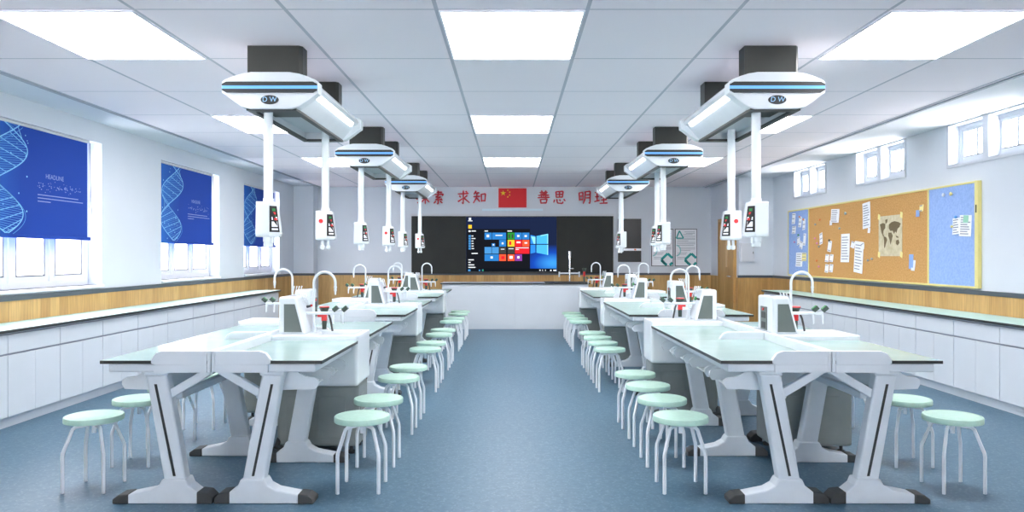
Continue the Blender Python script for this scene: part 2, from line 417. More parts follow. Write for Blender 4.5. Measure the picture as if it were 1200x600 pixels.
def table(s, v0, v1, legs, trays, seams, loc_label):
    org = (s*HW/2, (v0+v1)/2, 0)
    root = thing('lab_table', (0, 0, 0), '', 'table', 'mint topped lab tables of the islands')
    root['off'] = 0
    xa, xb = sorted((s*.022, s*HW))
    b = MB()
    cuts = [v0] + seams + [v1]
    for i, (a, c) in enumerate(zip(cuts[:-1], cuts[1:])):
        b.box(xa, xb, a+(.0015 if i else 0), c-(.0015 if i < len(cuts)-2 else 0), TZ-.018, TZ, 1, top=0)
    b.build('tabletop', [MINT, BLACK], root, org)
    xa2, xb2 = sorted((s*.022, s*.565))
    MB().box(xa2, xb2, v0+.012, v1-.012, .725, TZ-.018).build('apron', WHITE, root, org, bevel=.008)
    xa3, xb3 = sorted((s*.002, s*.022))
    MB().box(xa3, xb3, v0, v1, .725, .842).build('spine_rail', PLASTIC, root, org, bevel=.004)
    for sv in [v0-(.006 if v0 == 0 else -.001)] + seams:
        MB().prism([(s*.0225, .765), (s*.0225, .842), (s*.265, .842), (s*.30, .83), (s*.325, .795), (s*.325, .775), (s*.30, .765)], 'y', sv, sv+.03).build('end_guard', PLASTIC, root, org, bevel=.004)
    if v0 == 0:
        MB().box(min(s*.0225, s*.31), max(s*.0225, s*.31), -.004, .012, .725, .77).build('front_apron', PLASTIC, root, org)
    for v, fc in legs: leg_frame(s, v, fc, org, root)
    v_ = [q[0] for q in legs]
    x5, x6 = sorted((s*.205, s*.25))
    MB().box(x5, x6, min(v_)+.075, max(v_) if len(v_) > 1 else v1-.02, .56, .6).build('stretcher', STEEL, root, org, bevel=.006)
    prof = [(.27, .725), (.425, .725), (.445, .70), (.48, .683), (.53, .678), (.55, .663), (.553, .64), (.537, .613), (.30, .605), (.27, .63)]
    for (a, c) in trays:
        tb = MB()
        for q in (a, c-.02): tb.prism([(s*p, z) for p, z in prof], 'y', q, q+.02)
        tb.prism([(s*p, z) for p, z in ((.27, .725), (.278, .725), (.278, .635), (.305, .613), (.40, .611), (.50, .618), (.505, .612), (.40, .605), (.30, .605), (.27, .63))], 'y', a+.02, c-.02)
        tb.build('book_tray', PLASTIC, root, org)
    return root, org
def station(s, v0, v1):
    """sink unit: white housing with basin, service tower, tap, water outlets, eye wash, cabinet"""
    org = (s*.3, (v0+v1)/2, 0)
    root = thing('sink_station', (0, 0, 0), '', 'sink unit', 'white sink stations built into the islands')
    X = lambda a, c: sorted((s*a, s*c))
    zb, zt = .48, .825
    b = MB()
    xo, xi = s*.605, s*.003
    bx0, bx1, by0, by1, bz = s*.262, s*.56, v0+.05, v1-.05, .70
    def q(*p): b.add(p, [(0, 1, 2, 3)])
    q((xi, v0, zb), (xo, v0, zb), (xo, v1, zb), (xi, v1, zb))
    q((xi, v0, zb), (xo, v0, zb), (xo, v0, zt), (xi, v0, zt)); q((xi, v1, zb), (xo, v1, zb), (xo, v1, zt), (xi, v1, zt))
    q((xi, v0, zb), (xi, v1, zb), (xi, v1, zt), (xi, v0, zt)); q((xo, v0, zb), (xo, v1, zb), (xo, v1, zt), (xo, v0, zt))
    O = [(xi, v0, zt), (xo, v0, zt), (xo, v1, zt), (xi, v1, zt)]; I = [(bx0, by0, zt), (bx1, by0, zt), (bx1, by1, zt), (bx0, by1, zt)]
    B = [(bx0+s*.03, by0+.03, bz), (bx1-s*.03, by0+.03, bz), (bx1-s*.03, by1-.03, bz), (bx0+s*.03, by1-.03, bz)]
    for i in range(4):
        j = (i+1) % 4
        q(O[i], O[j], I[j], I[i]); q(I[i], I[j], B[j], B[i])
    q(*B)
    b.build('housing', PLASTIC, root, org, bevel=.028, seg=3)
    cx, cy = s*.41, (v0+v1)/2
    MB().lathe((cx, cy, bz), [(.03, .001), (.03, .006), (.02, .006)], 16).build('drain', CHROME, root, org)
    ta, tb = v0+.095, v1-.025
    tw = MB().prism([(s*.04, zt-.002), (s*.225, zt-.002), (s*.158, 1.08), (s*.04, 1.08)], 'y', ta, tb).build('tower', PLASTIC, root, org, bevel=.016, seg=3)
    pp = [(s*.078, .838), (s*.202, .838), (s*.152, 1.03), (s*.078, 1.03)]
    MB().prism(pp, 'y', ta-.003, ta+.006).build('side_panel', DKGREY, tw, org)
    MB().prism(pp, 'y', tb-.006, tb+.003).build('side_panel', DKGREY, tw, org)
    xa, xb = X(.036, .046)
    MB().box(xa, xb, ta+.10, ta+.235, .84, 1.005).build('socket_panel', DKGREY, tw, org, bevel=.003)
    sp = MB()
    for zz in (.875, .945): sp.box(*X(.034, .04), ta+.125, ta+.21, zz-.022, zz+.022)
    sp.build('socket', RUBBER, tw, org)
    M = Matrix.Translation((s*.033, ta+.17, .985)) @ Matrix.Rotation(PI/2, 4, 'Y')
    MB().lathe((0, 0, 0), [(.009, -.004), (.009, .004)], 12, M=M).build('indicator', RED, tw, org)
    M = Matrix.Translation((s*.10, (ta+tb)/2, 1.081)) @ Matrix.Diagonal((1, 1.6, 1, 1))
    MB().lathe((0, 0, 0), [(.022, -.004), (.022, .001), (.018, .0015)], 18, M=M).build('cable_port', DKGREY, tw, org)
    # swan-neck tap
    yf = v0+.275; R = .076; uc = .235+R
    path = [(s*.235, yf, zt-.003), (s*.235, yf, 1.0)] + [(s*(uc-R*math.cos(a)), yf, 1.17+R*math.sin(a)) for a in [PI*i/14 for i in range(15)]] + [(s*(uc+R), yf, 1.135)]
    tp = MB().tube(path, .0092, 10).build('tap', STEEL, root, org)
    MB().lathe((s*(uc+R), yf, 0), [(.006, 1.085), (.0075, 1.11), (.0095, 1.112), (.0095, 1.135), (.012, 1.137), (.012, 1.143), (.009, 1.144)], 12).build('nozzle', STEEL, tp, org)
    MB().lathe((s*.235, yf, zt), [(.02, -.002), (.02, .02), (.014, .03), (.011, .06)], 14).build('tap_base', STEEL, tp, org)
    for i in range(4):
        u = .165+.018*i
        MB().tube([(s*u, yf-.03-.012*i, 1.045-.01*i), (s*(u-.022), yf-.04-.012*i, 1.105)], .0042, 6).build('peg', STEEL, root, org)
    # water outlets
    yv = v0+.245; zv = .957
    va = MB().tube([(s*.18, yv, zv), (s*.45, yv, zv)], .0115, 10).build('outlet_arm', STEEL, root, org)
    for u in (.375, .442):
        MB().tube([(s*u, yv, zv), (s*(u+.005), yv-.004, zv-.03), (s*(u+.006), yv-.005, zv-.075)], [.01, .0085, .005], 8).build('spout', STEEL, va, org)
        M = Matrix.Translation((s*(u+.022), yv, zv+.03)) @ Matrix.Rotation(-s*math.radians(40), 4, 'Y')
        hd = MB().box(-.021, .021, -.016, .016, -.014, .014, M=M).build('lever', HANDLE, va, org, bevel=.003)
        M2 = M @ Matrix.Translation((s*.0, 0, .0155))
        MB().box(-.019, .019, -.014, .014, -.0015, .0015, M=M2).build('lever_mark', GREEN, hd, org)
    # eye wash
    ue, ye = .292, v0+.345
    ew = MB().lathe((s*ue, ye, 0), [(.016, .835), (.018, .905)], 12).build('eye_wash', HANDLE, root, org)
    MB().box(*X(ue-.018, ue+.018), ye-.018, ye+.018, .895, .95).box(*X(ue-.048, ue-.01), ye-.012, ye+.012, .922, .95).build('trigger', RED, ew, org, bevel=.004)
    MB().lathe((s*ue, ye, 0), [(.013, .948), (.022, .955), (.037, .992)], 14).build('cup', HANDLE, ew, org)
    MB().lathe((s*ue, ye, 0), [(.038, .991), (.038, .998), (.03, .999)], 14).build('cup_rim', RED, ew, org)
    MB().tube([(s*(ue+.03), ye-.005, .95), (s*(ue+.045), ye-.01, .91), (s*(ue+.055), ye-.012, .86), (s*(ue+.062), ye-.012, zt-.003)], .0075, 8).build('hose', RUBBER, ew, org)
    M = Matrix.Translation((s*.186, ta+(.03 if s < 0 else .2), 1.0)) @ Matrix.Rotation(s*math.radians(75), 4, 'Y')
    kn = MB().lathe((0, 0, 0), [(.009, -.01), (.009, .022)], 12, M=M).build('valve_knob', RUBBER, root, org)
    MB().lathe((0, 0, 0), [((.017 if s < 0 else .008), .022), ((.017 if s < 0 else .008), .034), (.007, .038)], 14, M=M).build('knob_cap', RED if s > 0 else GREEN, kn, org)
    # cabinet below
    ca, cb = v0+.09, v1-.012
    x0, x1 = X(.03, .59)
    cb_ = MB().box(x0, x1, ca, cb, .055, zb-.001).build('cabinet', SINKC, root, org, bevel=.02)
    x2, x3 = X(.31, .5)
    MB().box(x2, x3, ca-.004, ca+.01, .12, .4).build('access_panel', SINKC, cb_, org, bevel=.004)
    x2, x3 = X(.1, .25)
    MB().box(x2, x3, ca-.004, ca+.01, .12, .4).build('access_panel', SINKC, cb_, org, bevel=.004)
    MB().box(min(s*.586, s*.594), max(s*.586, s*.594), ca+.06, cb-.06, .12, .4).build('side_access_panel', SINKC, cb_, org, bevel=.003)
    for u in (.09, .53):
        for v in (ca+.05, cb-.05):
            MB().lathe((s*u, v, 0), [(.024, 0), (.024, .02), (.012, .025), (.012, .06)], 12).build('foot', RUBBER, cb_, org)
    MB().tube([(s*.06, ca+.05, .12), (s*.04, ca+.02, .1), (s*.035, ca-.02, .06), (s*.10, ca-.035, .045)], .02, 10).build('waste_pipe', RUBBER, root, org)
    return root, org
long_t = table(-1, 0, 2.05, [(.04, -1), (1.02, -1), (1.93, 1)], [(.13, .46), (.55, .97), (1.12, 1.46), (1.53, 1.89)], [1.035], '')
near_t = table(1, 0, .96, [(.04, -1), (.862, 1)], [(.13, .45), (.52, .84)], [], '')
far_t = table(1, 1.385, 2.41, [(1.42, -1), (2.31, 1)], [(1.51, 1.9), (1.92, 2.3)], [], '')
mid_s = station(1, .96, 1.385)
end_s = station(-1, 2.05, 2.41+.0)
first = True
KEYS = [(a, b) for b in ('nearest', 'middle', 'farthest') for a in ('left', 'right')]
for side, dep in KEYS:
    c, y = CX[side], Y0[dep]
    isl = '%s %s island' % (dep, side)
    ait = 'aisle' if side == 'right' else 'window'
    oth = 'aisle' if side == 'left' else 'pinboard'
    for (r, org), lab in ((long_t, 'long mint topped white table on the %s side of the %s' % (ait, isl)),
                          (near_t, 'short mint topped table, nearer of two on the %s side of the %s' % (oth, isl)),
                          (far_t, 'short mint topped table, farther of two on the %s side of the %s' % (oth, isl)),
                          (mid_s, 'white sink unit with tower between the two short tables of the %s' % isl),
                          (end_s, 'white sink tower unit at the far end of the long table, %s' % isl)):
        o = r if first else copy_tree(r)
        o.location = (c+org[0], y+org[1], 0); o['label'] = lab
    first = False
for r in (long_t, near_t, far_t):
    pass

# ------------------------------------------------------------------ stools
def make_stool():
    o = thing('lab_stool', (0, 0, 0), '', 'stool', 'round mint stools along the islands')
    MB().lathe((0, 0, 0), [(.150, .396), (.159, .398), (.16, .402), (.16, .424), (.157, .4295), (.151, .4315), (.146, .4315), (.144, .430), (.141, .430), (.138, .432), (.05, .432)], 48).build('seat', SEAT, o)
    MB().lathe((0, 0, 0), [(.012, .325), (.012, .37), (.03, .372), (.034, .383), (.07, .388), (.07, .397)], 20).build('hub', STOOLW, o)
    for sx in (-1, 1):
        for sy in (-1, 1):
            MB().tube([(sx*.018, sy*.018, .375), (sx*.07, sy*.07, .372), (sx*.08, sy*.08, .362), (sx*.115, sy*.115, .235), (sx*.117, sy*.117, .215), (sx*.117, sy*.117, .004)], .0122, 4, rot=PI/4, smooth=False).build('leg', STOOLW, o, bevel=.003)
    return o
ROWS = [('left', 'aisle', -.876, (.30, .84, 1.72, 2.265)), ('right', 'aisle', .985, (.30, .84, 1.36, 1.91)),
        ('left', 'window', -2.448, (.31, .84, 1.31, 1.89)), ('right', 'pinboard', 2.575, (.30, .83, 1.72, 2.265))]
st0 = make_stool(); used = False
SKIP = {(sd_, w_, dp, i) for sd_, w_ in (('left', 'window'), ('right', 'pinboard')) for dp in ('middle', 'farthest') for i in range(4)} | {('right', 'pinboard', 'nearest', 3)}
for side, sd, x, offs in ROWS:
    for dep in Y0:
        for i, v in enumerate(offs):
            if (side, sd, dep, i) in SKIP: continue
            o = st0 if not used else copy_tree(st0); used = True
            o.location = (x, Y0[dep]+v, 0)
            o['label'] = '%s mint stool on the %s side of the %s %s island' % (('nearest', 'second nearest', 'third nearest', 'farthest')[i], sd, dep, side)

# ------------------------------------------------------------------ ceiling service units
def make_pendant(flip):
    o = thing('ceiling_service_unit', (0, 0, H), '', 'service unit', 'white service units hanging from the ceiling')
    z = lambda h: h-H
    for a, c in ((.10, .23), (1.16, 1.30)):
        MB().prism([(-.185, a), (.165, a), (.185, a+.025), (.185, c), (-.185, c)], 'z', z(2.57), z(H)-.001).build('mount', CHAR, o)
    L_ = 1.5
    hp = [(.125, 2.587), (.19, 2.577), (.25, 2.558), (.30, 2.536), (.322, 2.52), (.322, 2.447), (.30, 2.434), (.235, 2.384), (.19, 2.354), (.14, 2.342)]
    prof = [(-u, h) for u, h in hp[:1]] + hp + [(-u, h) for u, h in reversed(hp[1:])]
    cap = [(u, z(h)) for u, h in prof]
    body = MB()
    for a, c in ((0, .10), (L_-.09, L_)): body.prism(cap, 'y', a, c)
    # middle: shell with an open bottom
    up = [(-.135, 2.583), (.135, 2.583), (.25, 2.552), (.295, 2.525), (.305, 2.50), (.29, 2.475), (.27, 2.47), (.165, 2.35), (.15, 2.35), (.15, 2.41), (-.15, 2.41), (-.15, 2.35), (-.165, 2.35), (-.27, 2.47), (-.29, 2.475), (-.305, 2.50), (-.295, 2.525), (-.25, 2.552)]
    body.prism([(u, z(h)) for u, h in up], 'y', .10, L_-.09)
    body.build('body', PLASTIC, o, bevel=.006)
    for s in (-1, 1):
        MB().prism([(s*.286, z(2.474)), (s*.276, z(2.468)), (s*.255, z(2.444)), (s*.266, z(2.446))], 'y', .2, L_-.2).build('light_strip', LEDW, o)
    MB().box(-.168, .168, .03, .10, z(2.336), z(2.352)).box(-.168, .168, L_-.13, L_-.07, z(2.336), z(2.352)).box(-.168, -.128, .10, L_-.13, z(2.336), z(2.352)).box(.128, .168, .10, L_-.13, z(2.336), z(2.352)).box(-.128, .128, .30, .52, z(2.38), z(2.412)).build('bottom_frame', CHAR, o)
    # nose strip with blue light
    MB().prism([(-.316, z(2.4935)), (-.316, z(2.504)), (-.288, z(2.519)), (.288, z(2.519)), (.316, z(2.504)), (.316, z(2.4935))], 'y', -.012, .004).prism([(-.316, z(2.472)), (.316, z(2.472)), (.316, z(2.462)), (.288, z(2.447)), (-.288, z(2.447)), (-.316, z(2.462))], 'y', -.012, .004).build('nose_band', BLACK, o)
    MB().box(-.316, .316, -.009, .004, z(2.4715), z(2.494)).build('light_line', BLUEL, o)
    M = Matrix.Translation((0, -.002, z(2.40))) @ Matrix.Rotation(PI/2, 4, 'X') @ Matrix.Diagonal((1, .5, 1, 1))
    lg = MB().lathe((0, 0, 0), [(.06, -.006), (.06, .004), (.056, .006)], 28, M=M).build('logo_plate', BLACK, o)
    lm = MB(); text_mesh('D W', .047, lm, lambda x, y: (x, -.0095, z(2.40)+y), shear=.12 if flip < 0 else 0)
    lm.build('logo_letters', LOGOT, lg)
    f = flip
    for k, (u, v) in enumerate(((-.075, .2), (.06, 1.25))):
        pr = MB().tube([(u, v, z(2.44)), (u, v, z(1.72))], .0315, 18).build('pole', PLASTIC, o)
        MB().lathe((u, v, 0), [(.04, z(2.44)), (.04, z(2.43)), (.033, z(2.42))], 18).build('collar', PLASTIC, pr)
        MB().lathe((u, v, 0), [(.0325, z(1.76)), (.036, z(1.757)), (.036, z(1.73))], 18).build('sleeve', PLASTIC, pr)
        def ring(h, w, d): return [(u+f*-.072, v-d, z(h)), (u+f*.022, v-d, z(h)), (u+f*w, v-.012, z(h)), (u+f*w, v+d, z(h)), (u+f*-.072, v+d, z(h))]
        bx = MB().loft([ring(1.735, .052, .045), (ring(1.725, .058, .05)), ring(1.515, .082, .056), ring(1.50, .08, .053), ring(1.492, .066, .044)]).build('outlet_box', PLASTIC, o, bevel=.006)
        # black outlet panel on the slanted corner facing the aisle
        A = [Vector(p) for p in (ring(1.705, .0597, .0507)[1], ring(1.705, .0597, .0507)[2], ring(1.525, .081, .0557)[2], ring(1.525, .081, .0557)[1])]
        nrm = (A[1]-A[0]).cross(A[3]-A[0]).normalized()
        if nrm.y > 0: nrm = -nrm
        def quad(mb, a0, a1, b0, b1, h, mi=0):
            def P(a, b): return A[0].lerp(A[1], a).lerp(A[3].lerp(A[2], a), b)
            base = [P(a0, b0), P(a1, b0), P(a1, b1), P(a0, b1)]
            mb.loft([[tuple(p-nrm*.002) for p in base], [tuple(p+nrm*h) for p in base]], mi)
        pm = MB(); quad(pm, .04, 1.0, 0, 1, .003); pn = pm.build('outlet_panel', BLK, bx)
        qm = MB(); quad(qm, .25, .9, .42, .54, .0045); quad(qm, .25, .85, .60, .80, .0045); quad(qm, .25, .85, .86, .93, .0045); qm.build('socket', PAPER, pn)
        qm = MB(); quad(qm, .4, .75, .24, .33, .0045); quad(qm, .55, .85, .46, .55, .006); qm.build('red_button', RED, pn)
        qm = MB(); quad(qm, .35, .75, .1, .2, .0045); quad(qm, .35, .75, .36, .40, .0045); qm.build('green_button', GREEN, pn)
        if k == 0:
            MB().lathe((u, v, 0), [(.036, z(1.50)), (.036, z(1.46)), (.031, z(1.458)), (.031, z(1.425)), (.02, z(1.423))], 18).lathe((u+f*.03, v-.02, 0), [(.012, z(1.49)), (.012, z(1.45)), (.006, z(1.447))], 10).build('connector', PLASTIC, bx)
        else:
            cm = MB()
            for du, dv in ((-.022, -.01), (.018, .01)):
                cm.lathe((u+du, v+dv, 0), [(.013, z(1.50)), (.013, z(1.45)), (.019, z(1.445)), (.019, z(1.42)), (.01, z(1.412))], 12)
            cm.build('connector', PLASTIC, bx)
            M = Matrix.Translation((u-f*.024, v-.052, z(1.648))) @ Matrix.Rotation(PI/2, 4, 'X')
            MB().lathe((0, 0, 0), [(.0175, -.006), (.0175, .008), (.013, .011)], 18, M=M).build('stop_button', RED, bx)
    return o
for side, x, f in (('left', -1.612, 1), ('right', 1.765, -1)):
    p0 = None
    for i, dep in enumerate(Y0):
        o = p0 = make_pendant(f) if p0 is None else copy_tree(p0)
        o.location = (x, 5.0+3.2*i, H)
        o['label'] = 'white ceiling service unit with blue light line over the %s %s island' % (dep, side)

# ------------------------------------------------------------------ wall cabinets and counters
def unit(d):
    """d = +1: faces the aisle towards +x (left wall), local x 0 = front face"""
    w = .685/2
    o = thing('base_cabinet', (0, 0, 0), '', 'cabinet', 'white base cabinets under the long side counters')
    X = lambda a, c: sorted((d*a, d*c))
    MB().box(*X(-.43, -.02), -w+.001, w-.001, .085, .755).box(*X(-.43, -.05), -w+.001, w-.001, 0, .085).build('carcass', CABW, o)
    MB().box(*X(-.02, -.016), -w+.001, w-.001, .088, .752).build('recess', GAP, o)
    MB().box(*X(-.021, 0), -w+.004, w-.004, .592, .738).build('drawer', CABW, o, bevel=.003)
    for a, c in ((-w+.004, -.0012), (.0012, w-.004)): MB().box(*X(-.021, 0), a, c, .092, .576).build('door', CABW, o, bevel=.003)
    MB().box(*X(-.021, -.004), -w+.001, w-.001, .748, .757).build('top_rail', CABW, o)
    return o
NB = 11; ords = ['first', 'second', 'third', 'fourth', 'fifth', 'sixth', 'seventh', 'eighth', 'ninth', 'tenth', 'eleventh']
for side, d, xf in (('left', 1, -3.96), ('right', -1, 4.275)):
    u0 = None
    for k in range(NB):
        o = u0 = unit(d) if u0 is None else copy_tree(u0)
        o.location = (xf, 12.75-.685*(k+.5), 0)
        o['label'] = '%s white drawer and door cabinet from the far end of the %s wall counter' % (ords[k], side)
    xa, xb = sorted((xf+d*.035, (XL+.028) if d > 0 else (XR-.028)))
    ya, yb = 12.75-.685*NB, 12.77
    o = MB().box(xa, xb, ya, yb, .759, .782, 1, top=0).build('counter_worktop', [CTOP, BLACK])
    tag(o, 'long mint worktop with black edge along the %s wall' % side, 'worktop')

# ------------------------------------------------------------------ roller blinds
def blind(k, a, b, ztop, zbot, lab):
    x = XL-.02
    ym = (a+b)/2
    o = thing('roller_blind', (x, ym, zbot), lab, 'blind', 'blue printed roller blinds')
    org = (x, ym, zbot)
    fb = MB().box(x-.003, x, a, b, zbot+.02, ztop).build('blind_fabric', BLINDB, o, org)
    W = b-a; Hh = ztop-zbot
    P = lambda s, t: (a+s*W, zbot+t*Hh)
    x1, x2 = x-.0005, x+.0012
    c = MB()
    # double helix down the near side of the fabric
    n = 46; A1, A2 = [], []
    for i in range(n+1):
        tt = i/n; ph = tt*2.0*PI*1.05+.5
        cxn = .16+.06*math.sin(tt*2.2)
        A1.append(P(max(.004, cxn+.19*math.sin(ph)), .03+.95*tt)); A2.append(P(max(.004, cxn+.19*math.sin(ph+2.3)), .03+.95*tt))
    c.strip(A1, .010, 'x', x1, x2, 0); c.strip(A2, .010, 'x', x1, x2, 0)
    A3 = [(p[0]+.035, p[1]-.02) for p in A1]; c.strip(A3, .005, 'x', x1, x2, 1)
    for i in range(0, n+1, 1):
        c.strip([A1[i], A2[min(n, i+2)]], .0045, 'x', x1, x2, 1)
        if i % 3 == 0: c.strip([A1[i], A2[max(0, i-5)]], .006, 'x', x1, x2, 0)
    rr = random.Random(5+k)
    for i in range(26):
        p = P(rr.uniform(.02, .42), rr.uniform(.05, .95)); q_ = rr.uniform(.004, .011)
        c.prism([(p[0]+q_*math.cos(j*PI/3), p[1]+q_*math.sin(j*PI/3)) for j in range(6)], 'x', x1, x2, 0)
    c.build('helix_print', [DNAC, DNAD], fb, org)
    tm = MB()
    hx = P(.66, .565)
    text_mesh('HEADLINE', .062, tm, lambda u, v: (x2, hx[0]+u, hx[1]+v))
    tm.build('headline_print', PRINTL, fb, org)
    ln = MB()
    for t_, s0, s1 in ((.39, .5, .9), (.36, .5, .95), (.33, .5, .62)):
        ln.strip([P(s0, t_), P(s1, t_)], .008, 'x', x1, x2)
    for i in range(70):
        p = P(rr.uniform(.5, .93), .47+.06*rr.uniform(-1, 1)*rr.random()); q_ = rr.uniform(.002, .005)
        ln.box(x1, x2, p[0]-q_, p[0]+q_, p[1]-q_, p[1]+q_)
    ln.build('text_print', PRINTL, fb, org)
    MB().box(x-.016, x+.012, a-.005, b+.05, zbot-.012, zbot+.022).build('bottom_bar', BLINDB, o, org, bevel=.005)
    MB().tube([(x-.005, a, ztop-.012), (x-.005, b+.03, ztop-.012)], .016, 10).build('roller_tube', GREYBOX, o, org)
    q = b+.045
    MB().tube([(x, q, ztop-.02), (x+.004, q+.005, ztop-.4), (x, q+.02, ztop-.62), (x, q+.06, ztop-.86), (x, q+.05, ztop-.94)], .006, 6).tube([(x, q+.01, ztop-.02), (x, q+.012, ztop-.5), (x, q-.005, ztop-.7)], .004, 6).build('pull_cord', CORD, o, org)
for k, ((a, b), nm) in enumerate(zip(LW, ('nearest', 'middle', 'farthest'))):
    blind(k, a+.01, b-.24, LZ[1]-.005, 1.535, 'blue printed roller blind in the %s window of the left wall' % nm)

# ------------------------------------------------------------------ front wall: board, flag, slogan
S = YB/880.0
def bx_(px): return (px-600)*S
def bz_(py): return 1.36-(py-300)*S
yb = YB
bd = thing('smart_blackboard', (0, yb, bz_(321)), 'long charcoal blackboard with a lit computer screen in its middle', 'blackboard')
borg = (0, yb, bz_(321))
x0, x1, z0, z1 = bx_(482.7), bx_(718.2), bz_(320.5), bz_(253.5)
sx0, sx1, sz0, sz1 = bx_(546.5), bx_(652), bz_(318), bz_(254.4)
MB().box(x0, sx0-.004, yb-.07, yb-.02, z0, z1).build('board_panel', BOARD, bd, borg, bevel=.004)
MB().box(sx1+.004, x1, yb-.07, yb-.02, z0, z1).build('board_panel', BOARD, bd, borg, bevel=.004)
MB().box(sx0-.003, sx1+.003, yb-.06, yb-.02, z0, z1).build('screen_housing', BLK, bd, borg)
MB().box(x0-.02, x1+.02, yb-.02, yb-.001, z0-.02, z1+.05).build('back_frame', GREYBOX, bd, borg)
ys = yb-.062
WP = bpy.data.materials.new('screen_wallpaper'); WP.use_nodes = True
def mk_wp(m):
    nt = m.node_tree; nt.nodes.remove(nt.nodes['Principled BSDF'])
    tc = N(m, 'ShaderNodeTexCoord'); mp = N(m, 'ShaderNodeMapping')
    mp.inputs['Location'].default_value = (-1.05, 0, -.52); mp.inputs['Scale'].default_value = (1.25, 1, 2.3)
    g = N(m, 'ShaderNodeTexGradient', gradient_type='SPHERICAL')
    L(m, tc.outputs['Object'], mp.inputs[0]); L(m, mp.outputs[0], g.inputs[0])
    r = N(m, 'ShaderNodeValToRGB'); e = r.color_ramp.elements
    e[0].position = .12; e[0].color = rgb(26, 36, 64); e[1].position = .95; e[1].color = rgb(60, 150, 225)
    k = e.new(.5); k.color = rgb(24, 70, 170)
    L(m, g.outputs['Fac'], r.inputs[0])
    em = N(m, 'ShaderNodeEmission'); em.inputs[1].default_value = .9
    L(m, r.outputs[0], em.inputs[0]); L(m, em.outputs[0], nt.nodes['Material Output'].inputs[0])
mk_wp(WP)
sm_ = MB().box(sx0, sx1, ys, ys+.003, sz0, sz1).build('screen', WP, bd, borg)
EM = {n: emis('screen_'+n, c, s) for n, c, s in (('dark', (22, 24, 30), .9), ('bar', (16, 20, 26), .9), ('blue', (44, 120, 190), .9), ('blue2', (70, 140, 200), .9), ('white', (235, 240, 245), .85), ('green', (40, 140, 50), .9), ('red', (220, 36, 46), .95), ('orange', (226, 84, 52), .95), ('purple', (130, 60, 150), .9), ('yellow', (240, 190, 50), .9), ('photo', (60, 60, 58), .9), ('beam', (70, 170, 235), .95), ('beam2', (46, 130, 215), .95), ('cyan', (130, 210, 250), 1.0))}
def Z(px, py): return (bx_(px), bz_(py))
def R_(name, rects, m, lay):
    if len(rects) > 1 and name.endswith(('tile', 'icon')):
        for q in rects: R_(name, [q], m, lay)
        return
    b = MB()
    for (a, b0, c, d) in rects:
        (xa, zt_), (xb, zb_) = Z(a, b0), Z(c, d)
        b.box(xa, xb, ys-.0012*lay, ys, zb_, zt_)
    return b.build(name, EM[m], sm_, borg)
def zz(*r): return [(540+a/7.5, 245+b/7.5, 540+c/7.5, 245+d/7.5) for a, b, c, d in r]
R_('start_menu', zz((52, 176, 608, 522)), 'dark', 1)
R_('task_bar', zz((52, 522, 838, 550)), 'bar', 2)
R_('blue_tile', zz((210, 208, 272, 268), (276, 208, 398, 268), (338, 272, 398, 330), (272, 302, 302, 328), (474, 208, 536, 268), (540, 208, 602, 268), (210, 398, 334, 456)), 'blue', 2)
R_('pale_blue_tile', zz((210, 334, 270, 392), (274, 334, 334, 392)), 'blue2', 2)
R_('green_tile', zz((412, 208, 472, 268)), 'green', 2)
R_('yellow_tile', zz((412, 272, 472, 330)), 'yellow', 2)
R_('red_tile', zz((476, 272, 536, 330), (476, 334, 602, 392)), 'red', 2)
R_('orange_tile', zz((540, 272, 602, 330), (412, 398, 472, 456), (338, 398, 398, 456)), 'orange', 2)
R_('purple_tile', zz((476, 398, 538, 456)), 'purple', 2)
R_('photo_tile', zz((338, 334, 398, 392), (412, 334, 472, 392)), 'photo', 2)
R_('menu_icon', zz(*[(70, 230+k*22, 90, 246+k*22) for k in range(6)]), 'blue2', 2)
R_('menu_text', zz((70, 188, 88, 202), (96, 190, 134, 198), (210, 190, 240, 198), (410, 190, 450, 198), *[(96, 234+k*22, 96+w, 241+k*22) for k, w in enumerate((16, 34, 16, 18, 18, 22))], (96, 386, 150, 394), (68, 442, 116, 450), (68, 464, 88, 472), (68, 486, 120, 494), (68, 508, 130, 516), (305, 228, 366, 236), (360, 294, 376, 310), (495, 228, 515, 246), (560, 230, 580, 246), (490, 286, 524, 300), (560, 292, 584, 304), (482, 338, 596, 344), (482, 352, 510, 358), (262, 416, 282, 434), (428, 412, 456, 436), (496, 414, 516, 434), (228, 226, 250, 248), (282, 308, 294, 320), (352, 350, 384, 356), (420, 346, 464, 352), (690, 532, 700, 542), (715, 532, 721, 542), (740, 532, 746, 542), (784, 532, 796, 544), (812, 532, 838, 544)), 'white', 3)
R_('desktop_icon', zz((72, 78, 92, 98), (66, 102, 104, 108)), 'white', 2)
R_('desktop_icon', zz((68, 140, 98, 172)), 'yellow', 2)
R_('task_icon', zz((66, 530, 86, 546), (160, 532, 172, 544), (188, 530, 202, 546)), 'blue2', 3)
R_('task_icon', zz((190, 532, 202, 544)), 'green', 4)
def poly(name, ps, m, lay):
    MB().prism([Z(540+a/7.5, 245+b/7.5) for a, b in ps], 'y', ys-.0012*lay, ys).build(name, EM[m], sm_, borg)
# window emblem of four panes with light beams towards the left
for ps in ([(612, 228), (655, 238), (655, 306), (612, 306)], [(612, 314), (655, 314), (655, 382), (612, 392)]): poly('light_beam', ps, 'beam2', 1)
for ps in ([(664, 238), (766, 218), (766, 306), (664, 306)], [(664, 314), (766, 314), (766, 404), (664, 384)]): poly('emblem_pane', ps, 'beam', 1)
for ps in ([(700, 231), (766, 218), (766, 226), (700, 240)], [(758, 220), (766, 218), (766, 306), (758, 306)], [(758, 314), (766, 314), (766, 404), (758, 402)], [(616, 240), (655, 246), (655, 306), (640, 306)]): poly('emblem_glint', ps, 'cyan', 2)
